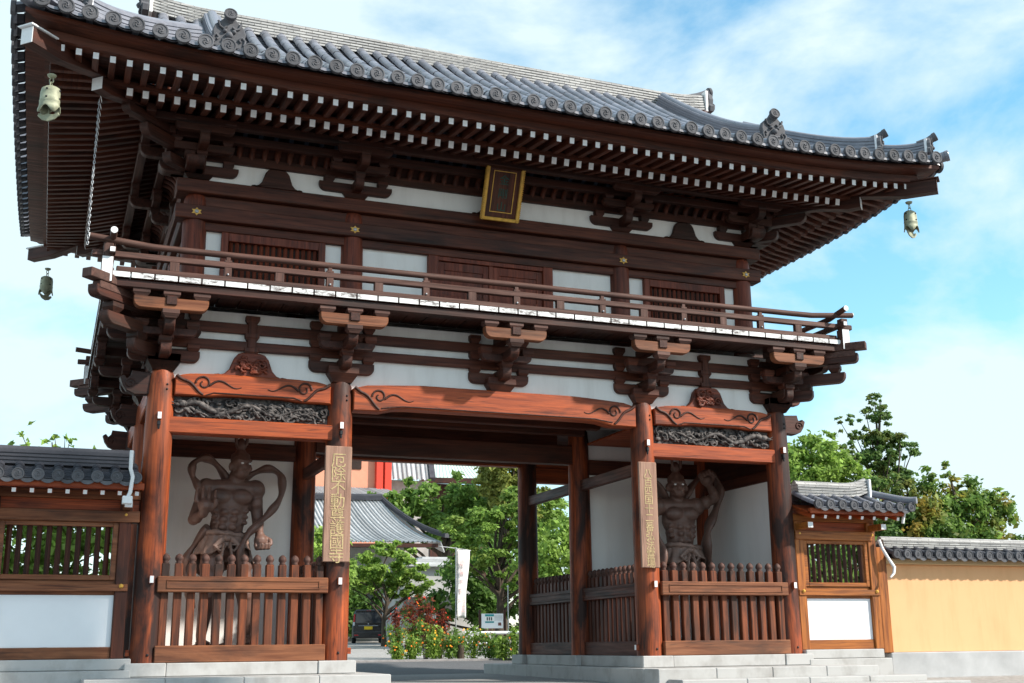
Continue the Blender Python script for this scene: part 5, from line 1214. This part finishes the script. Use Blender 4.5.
# ------------------------------------------------------------------ van, cart, banner, board, rail, stump, flowers
CAR = plain('black_car_paint', (.012, .013, .018), .18, .6, .1, 3); GLASS = plain('tinted_glass', (.03, .035, .045), .06, .6, .1, 2); RUB = plain('tyre_rubber', (.018, .018, .018), .85, .2); RED = plain('red_lens', (.5, .015, .02), .25, .6, .05); PLATE = plain('yellow_plate', (.85, .55, .02), .5, .4, .03); LENS = plain('clear_lens', (.6, .6, .62), .2, .6, .05)
def van():
    t = thing('parked_van', 'boxy black van parked on the gravel with its rear and yellow plate in view', 'van', (9.07, 44.6, gz(44.4)), R(-13))
    W_, Hh = .74, 1.78
    q = MB(); prof = [(-.74, .28), (-.74, .85), (-.72, 1.0), (-.64, 1.66), (-.56, 1.76), (.56, 1.76), (.64, 1.66), (.72, 1.0), (.74, .85), (.74, .28)]
    q.prism([(-a, b) for a, b in prof], 'xz', 0, 3.2, None, 0, .06); q.box(-.70, .70, -.07, .05, .28, .62, .04); b = q.build('body', CAR, t)
    q = MB(); q.prism([(-.60, 1.06), (.60, 1.06), (.56, 1.60), (-.56, 1.60)], 'xz', -.02, .02, None, 0, .01); rw = q.build('rear_window', GLASS, t)
    q = MB(); q.tube([(-.25, -.035, 1.1), (.15, -.035, 1.16)], .012, 6); q.build('wiper', RUB, rw)
    for sx in (-1, 1):
        q = MB(); q.prism([(sx*.61, 1.12), (sx*.70, 1.12), (sx*.66, 1.52), (sx*.61, 1.52)], 'xz', -.035, .02, None, 0, .008); l_ = q.build('tail_light', RED, t)
        q = MB(); q.box(*sorted((sx*.62, sx*.71)), -.03, .02, .92, 1.11, .008); q.build('reverse_light', LENS, l_)
        q = MB(); q.box(*sorted((sx*.45, sx*.64)), -.085, -.06, .40, .46, .006); q.build('reflector', RED, t)
        q = MB(); q.prism([(.8, 1.06), (2.6, 1.06), (2.3, 1.58), (.8, 1.58)], 'yz', *sorted((sx*.685, sx*.66)), None, 0, .008); q.build('side_window', GLASS, t)
        for y in (.55, 2.7):
            q = MB(); q.lathe([(.20,-.09),(.275,-.075),(.285,0),(.275,.075),(.20,.09)], 20, T(sx*.64, y, .285) @ Matrix.Rotation(math.pi/2, 4, 'Y')); wh = q.build('wheel', RUB, t)
            q = MB(); q.lathe([(.19,-.096),(.15,-.10),(.15,.10),(.19,.096)], 16, T(sx*.64, y, .285) @ Matrix.Rotation(math.pi/2, 4, 'Y')); q.build('rim', STEEL, wh)
    q = MB(); q.box(-.19, .19, -.095, -.075, .72, .88, .006); q.build('number_plate', PLATE, t); q = MB(); q.box(-.45, .45, -.045, .0, .90, .93, .006); q.build('trim_strip', STEEL, t)
    q = MB(); q.box(-.12, .12, -.0, .05, 1.67, 1.71, .006); q.build('brake_light', RED, t)
    t.scale = (1.18, 1, 1.02)
    q = MB(); q.prism([(0, .0), (.04, .03), (0, .07), (-.04, .03)], 'xz', -.035, -.01, T(0, 0, .98), 0, .004); q.build('emblem', LENS, t)
    return t
van()
t = thing('hand_cart', 'small dark cart with two pale wheels parked beside the black van', 'cart', (10.55, 46.0, gz(46)), R(-13))
q = MB(); q.box(-.30, .30, 0, .9, .32, .78, .03); q.build('box', CAR, t)
for sx in (-1, 1):
    q = MB(); q.lathe([(.16,-.04),(.27,-.03),(.27,.03),(.16,.04)], 18, T(sx*.37, .4, .27) @ Matrix.Rotation(math.pi/2, 4, 'Y')); wh = q.build('wheel', RUB, t); q = MB(); q.lathe([(.18,-.05),(.03,-.06),(.03,.06),(.18,.05)], 16, T(sx*.37, .4, .27) @ Matrix.Rotation(math.pi/2, 4, 'Y')); q.build('rim', PANEL, wh)
q = MB(); q.tube([(-.3, .0, .75), (-.3, -.25, 1.0), (.3, -.25, 1.0), (.3, 0, .75)], .02, 8); q.build('handle', ORANGE, t)
t = thing('banner', 'tall white banner on a thin pole above the flower bed', 'banner', (4.12, 14.75, gz(14.75)))
q = MB(); q.tube([(0, 0, 0), (.0, .0, 1.6), (.0, 0, 3.28)], .02, 8); q.tube([(-.52, 0, 3.30), (.0, 0, 3.25), (.48, 0, 3.19)], .011, 6); q.build('pole', STEEL, t)
q = MB(); n = 24; vs = []
for k in range(n+1):
    u = k/n
    for j in range(7):
        s = j/6; vs.append((.03+s*(.41-.15*u)+.012*math.sin(u*7), .045*math.sin(s*5+u*6)*(.3+u), 3.22-.02*s-2.02*u))
q.add(vs, [(k*7+j, k*7+j+1, k*7+8+j, k*7+7+j) for k in range(n) for j in range(6)], None, 0, True); cb = q.build('cloth', CLOTH, t); so = cb.modifiers.new('thick', 'SOLIDIFY'); so.thickness = .006
text_mesh('\u5357\u7121\u4e0d\u52d5\u660e\u738b', .20, PINK_INK, 'lettering', t, T(.185, -.075, 2.72), pitch_=.27, depth=.002)
t = thing('notice_board', 'white notice board with a teal poster under a dark wooden frame', 'notice board', (8.45, 23.4, gz(23.4)), R(-10))
q = MB(); q.box(-.42, .42, -.04, .0, .82, 1.36, .008); q.build('panel', PANEL, t)
TEAL = plain('teal_poster', (.02, .26, .28), .6); INK = plain('dark_ink', (.06, .07, .08), .7); BRN = plain('brown_notice', (.16, .06, .05), .7)
q = MB(); q.box(-.28, .06, -.048, -.042, 1.02, 1.34, .002); po = q.build('poster', PLASTER, t); q = MB(); q.box(-.28, .06, -.054, -.050, 1.26, 1.34, .001); q.box(-.28, .06, -.054, -.050, 1.02, 1.08, .001); q.build('teal_band', TEAL, po)
q = MB()
for i in range(3): q.box(-.22+.08*i, -.17+.08*i, -.053, -.050, 1.11, 1.23, .001)
q.build('printing', INK, po); q = MB(); q.box(.22, .34, -.048, -.042, .92, 1.03, .002); q.build('small_notice', BRN, t); q = MB()
for i in range(5): q.box(.08+.0*i, .38, -.046, -.042, 1.12+.045*i, 1.128+.045*i, .001)
q.build('printing', INK, t)
for sx in (-1, 1): q = MB(); q.box(*sorted((sx*.44, sx*.52)), -.06, .03, 0, 1.5, .008); q.build('post', WU['z'], t)
t = thing('guard_rail', 'low white pipe railing behind the flower bed', 'railing', (6.95, 18.6, gz(18.6)))
q = MB(); q.tube([(-1.1, .35, .70), (2.2, -.7, .70)], .05, 10); q.build('top_pipe', PANEL, t); q = MB(); q.tube([(-1.1, .35, .36), (2.2, -.7, .36)], .035, 10); q.build('lower_pipe', PANEL, t)
for k in range(3): q = MB(); q.tube([(-.9+1.4*k, .29-.445*k, -.1), (-.9+1.4*k, .29-.445*k, .70)], .04, 10); q.build('post', PANEL, t)
q = MB(); q.tube([(0,0,0), (0,0,2.35)], .022, 8); q.ball((0,0,2.36), .05, 8); tag(q.build('thin_pole', STEEL, None, (8.95, 23.0, gz(23))), 'thin grey pole beside the notice board', 'pole')
t = thing('wooden_stump', 'short brown stump standing at the foot of the banner pole', 'stump', (3.85, 13.5, gz(13.5)))
q = MB(); q.lathe([(.13, 0), (.115, .05), (.10, .25), (.105, .40), (.09, .43)], 12); q.build('trunk', BARK, t)
def flower(label, x, y, h, wdt, leaf, petals, seed, nl=700, nf=10, name='flowering_shrub', grp='flowering plants in the garden bed', cat='flowers'):
    r = random.Random(seed); t = thing(name, label, cat, (x, y, gz(y)), 0, grp)
    q = MB(); tips = []
    for i in range(9):
        a = r.uniform(0, 6.3); rr = wdt*r.uniform(.2, 1); p1 = (rr*math.cos(a), rr*.7*math.sin(a), h*r.uniform(.62, 1.0)); q.tube([(p1[0]*.2, p1[1]*.2, 0), (p1[0]*.6, p1[1]*.6, p1[2]*.6), p1], [.012, .009, .005], 5); tips.append(p1)
    q.build('stems', BARK if leaf is LEAF_RED else LEAF_MID, t)
    q = MB(); leaves(q, [(p[0]*.8, p[1]*.8, p[2]*k, wdt*.42, 1.0) for p in tips for k in (.25, .5, .75, .95)], nl, .055, r, 0, .3); q.build('leaves', leaf, t)
    if nf:
        q = MB()
        for i in range(nf):
            p = r.choice(tips); c = Vector((p[0]+r.gauss(0, .12), p[1]+r.gauss(0, .12)-.05, p[2]*r.uniform(.55, 1.08))); nn = Vector((r.gauss(0, .5), -1+r.gauss(0, .4), r.gauss(.5, .4))).normalized(); a = nn.orthogonal().normalized(); b = nn.cross(a); mi = r.randrange(len(petals)); s_ = r.uniform(.022, .040)
            for k in range(5):
                an = 2*math.pi*k/5; d = a*math.cos(an)+b*math.sin(an); e = nn.cross(d); q.add([c, c+d*s_*.6+e*s_*.4+nn*.008, c+d*s_, c+d*s_*.6-e*s_*.4+nn*.008], [(0,1,2,3)], None, mi)
        q.build('blossoms', petals, t)
    return t
PO = [ORANGE, YELLOWF, ORANGE]; FL = 'orange flowered green plant in the bed beyond the gateway'
for i, (x, y, h, w_) in enumerate(((2.15,14.3,.95,.28), (2.5,13.9,.75,.3), (2.75,14.5,1.15,.35), (3.1,13.7,.70,.3), (3.55,13.6,.75,.3), (4.25,13.5,.9,.32), (4.6,13.3,.8,.3), (3.4,14.6,1.0,.35), (4.0,14.2,.95,.3), (2.0,13.6,.5,.2))): flower(FL, x, y, h, w_, LEAF_MAPLE if i % 2 else LEAF_MID, PO, 30+i)
for i, (x, y, h, w_) in enumerate(((2.75,14.9,1.7,.32), (3.25,14.9,1.85,.40), (3.75,15.0,1.45,.30), (2.35,15.0,1.5,.28))): flower('dark red leaved plant with scarlet tips in the bed beyond the gateway', x, y, h, w_, LEAF_RED, [SCARLET, ORANGE], 50+i, 760, 14, 'red_leaved_plant', 'red leaved plants in the garden bed')
for i, (x, y, h, w_) in enumerate(((4.95,12.9,.75,.3), (5.3,12.75,.95,.3), (5.6,12.6,.75,.3), (5.05,13.6,.6,.3))): flower('light green leafy shrub without flowers beside the stone platform', x, y, h, w_, LEAF_MAPLE, PO, 60+i, 800, 2, 'garden_shrub', 'leafy shrubs beside the flower bed', 'shrub')

tree('shading_tree', 'added tall evergreen out of view beyond the right edge, shading the left wing wall', 'tree', (5.75, -11.0), [(.0,0,3.6,.6,.6,2.2), (.0,0,6.4,.62,.62,2.4), (0,0,9.8,.62,.62,2.4), (-.05,-.05,13.2,.68,.68,1.9), (-.15,-.15,15.4,.75,.75,1.5)], 40000, .10, LEAF_DARK, .22, None, 71, 60, .6, 1.0)  # unseen tree, added and shaped to cast shade on the left wing wall
